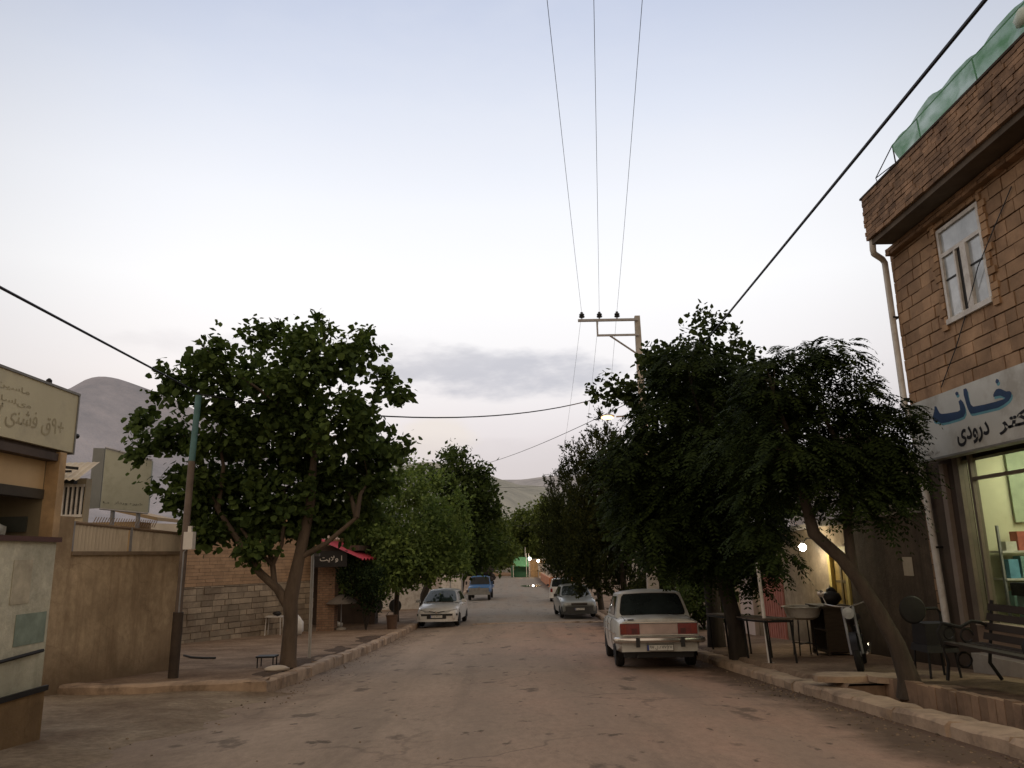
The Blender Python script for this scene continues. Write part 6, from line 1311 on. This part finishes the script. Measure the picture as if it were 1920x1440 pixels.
tag(g.build('dirt_heap', mat('heap_soil', (.22, .15, .1), .95, .3, 2, bmp=.5), smooth=60), 'heap of loose brown dirt left of the green tent', 'heap')
g = MB(); g.grid([[(x, y, zr(y) + .02 + h) for x, h in ((-3.9, .2), (-3.3, .18), (-2.9, .0), (-2.7, -.03))] for y in frange(70, 112, 20)]); struct(g.build('earth_bank', mat('pale_earth', (.3, .25, .19), .95, .2, 1.), smooth=60))
g = MB(); g.ball((2.35, 80.2, zr(80) + .09), .1, 10, (1, 1, .8)); tag(g.build('road_glow_spot', emit('white_spot_glow', (1, 1, .96), 12), smooth=60), 'small glowing white spot added on the road beside the dark puddle', 'light')  # glowing ball added for a white spot of unknown source

# ------------------------------------------------------------------ sky and sun
SUN_EL, SUN_AZ = R(5), R(-25)
w = bpy.data.worlds.new('World'); sc.world = w; w.use_nodes = True; nt = w.node_tree; bg = nt.nodes['Background']
tc = N(nt, 'ShaderNodeTexCoord'); sp = N(nt, 'ShaderNodeSeparateXYZ'); nt.links.new(tc.outputs['Generated'], sp.inputs[0])
rp = N(nt, 'ShaderNodeValToRGB'); nt.links.new(sp.outputs[2], rp.inputs[0]); el = rp.color_ramp.elements
stops = [(0., (.56, .52, .53)), (.07, (.63, .58, .59)), (.14, (.76, .705, .72)), (.22, (.91, .875, .885)), (.33, (1.0, 1.0, 1.02)), (.43, (.91, .93, .99)), (.53, (.74, .785, .90)), (.63, (.56, .62, .78)), (.75, (.54, .57, .64)), (1., (.55, .55, .56))]
el[0].position, el[0].color = stops[0][0], (*stops[0][1], 1); el[1].position, el[1].color = stops[-1][0], (*stops[-1][1], 1)
for p, c in stops[1:-1]: e = el.new(p); e.color = (*c, 1)
base = rp.outputs[0]
def vnoise(scale, stretch, detail=5):
    mp = N(nt, 'ShaderNodeMapping'); mp.inputs['Scale'].default_value = stretch; nt.links.new(tc.outputs['Generated'], mp.inputs[0])
    n = N(nt, 'ShaderNodeTexNoise'); n.inputs['Scale'].default_value = scale; n.inputs['Detail'].default_value = detail; n.inputs['Roughness'].default_value = .6; nt.links.new(mp.outputs[0], n.inputs['Vector']); return n.outputs['Fac']
def blob(c, rx, rz):
    dx = math_(nt, 'DIVIDE', math_(nt, 'SUBTRACT', sp.outputs[0], c[0]), rx); dz = math_(nt, 'DIVIDE', math_(nt, 'SUBTRACT', sp.outputs[2], c[1]), rz)
    d = math_(nt, 'ADD', math_(nt, 'MULTIPLY', dx, dx), math_(nt, 'MULTIPLY', dz, dz))
    d = math_(nt, 'ADD', d, math_(nt, 'MULTIPLY', math_(nt, 'SUBTRACT', vnoise(7, (1, 1, 3)), .5), 3.2))
    f = maprange(nt, d, .15, 1.25, 1, 0, True)
    return math_(nt, 'MULTIPLY', f, maprange(nt, sp.outputs[1], .0, .3))
base = mix(nt, base, (.50, .505, .57), math_(nt, 'MULTIPLY', blob((-.04, .232), .19, .036), .85))
base = mix(nt, base, (.64, .62, .66), math_(nt, 'MULTIPLY', blob((-.22, .25), .22, .03), .3))
base = mix(nt, base, (.82, .74, .66), math_(nt, 'MULTIPLY', blob((-.085, .148), .05, .03), .55))
base = mix(nt, base, (.62, .57, .58), math_(nt, 'MULTIPLY', blob((.0, .12), .5, .03), .35))
# thin high veil
base = mix(nt, base, (.9, .9, .92), math_(nt, 'MULTIPLY', maprange(nt, vnoise(2.2, (1, 1, 2.5)), .45, .75), .25))
back = maprange(nt, sp.outputs[1], .3, -.5, 0., 1., True)
base = mix(nt, base, (1.12, .86, .62), math_(nt, 'MULTIPLY', back, .85))
gd = Vector((-.02, .925, .38)).normalized()
dt = N(nt, 'ShaderNodeVectorMath', operation='DOT_PRODUCT'); nt.links.new(tc.outputs['Generated'], dt.inputs[0]); dt.inputs[1].default_value = gd
glow = maprange(nt, dt.outputs['Value'], .78, .97, .80, 1.02, True)
cbn = N(nt, 'ShaderNodeCombineColor')
for i in range(3): nt.links.new(glow, cbn.inputs[i])
base = mix(nt, base, cbn.outputs[0], 1., 'MULTIPLY')
sky = N(nt, 'ShaderNodeTexSky'); sky.sky_type = 'NISHITA'; sky.sun_disc = False; sky.sun_elevation = SUN_EL; sky.sun_rotation = SUN_AZ
skm = mix(nt, sky.outputs[0], (.004, .004, .004), 1., 'MULTIPLY')
nt.links.new(mix(nt, base, skm, 1., 'ADD'), bg.inputs[0]); bg.inputs[1].default_value = 1.0
s = bpy.data.lights.new('sun', 'SUN'); s.energy = .12; s.angle = R(25); s.color = (1, .9, .78)
so = bpy.data.objects.new('sun', s); col.objects.link(so)
d = Vector((math.sin(-SUN_AZ) * -1 * math.cos(SUN_EL), math.cos(SUN_AZ) * math.cos(SUN_EL), math.sin(SUN_EL)))
so.rotation_euler = d.to_track_quat('Z', 'Y').to_euler()

# ------------------------------------------------------------------ camera
F = 1434.; pitch = math.atan(320 / F); yaw = R(-.45); roll = R(1.2)
fw = Vector((-math.sin(yaw) * math.cos(pitch), math.cos(yaw) * math.cos(pitch), math.sin(pitch)))
rt = Vector((math.cos(yaw), math.sin(yaw), 0)); upv = rt.cross(fw)
rt2 = rt * math.cos(roll) - upv * math.sin(roll); up2 = upv * math.cos(roll) + rt * math.sin(roll)
cam = bpy.data.cameras.new('camera'); cam.sensor_width = 36; cam.lens = F / 1920 * 36; cam.clip_start = .05; cam.clip_end = 20000
co = bpy.data.objects.new('camera', cam); col.objects.link(co)
mw = Matrix.Identity(4)
for i in range(3): mw[i][0], mw[i][1], mw[i][2] = rt2[i], up2[i], -fw[i]
mw[0][3], mw[1][3], mw[2][3] = 0, 0, 1.222
co.matrix_world = mw; sc.camera = co
sc.view_settings.view_transform = 'Standard'; sc.view_settings.look = 'None'; sc.view_settings.exposure = 0; sc.view_settings.gamma = 1
sc.cycles.use_denoising = True
try: sc.cycles.denoiser = 'OPENIMAGEDENOISE'
except Exception: pass
sc.cycles.max_bounces = 6; sc.cycles.diffuse_bounces = 3; sc.cycles.glossy_bounces = 3; sc.cycles.transparent_max_bounces = 8; sc.cycles.caustics_reflective = False; sc.cycles.caustics_refractive = False
sc.cycles.sample_clamp_indirect = 6
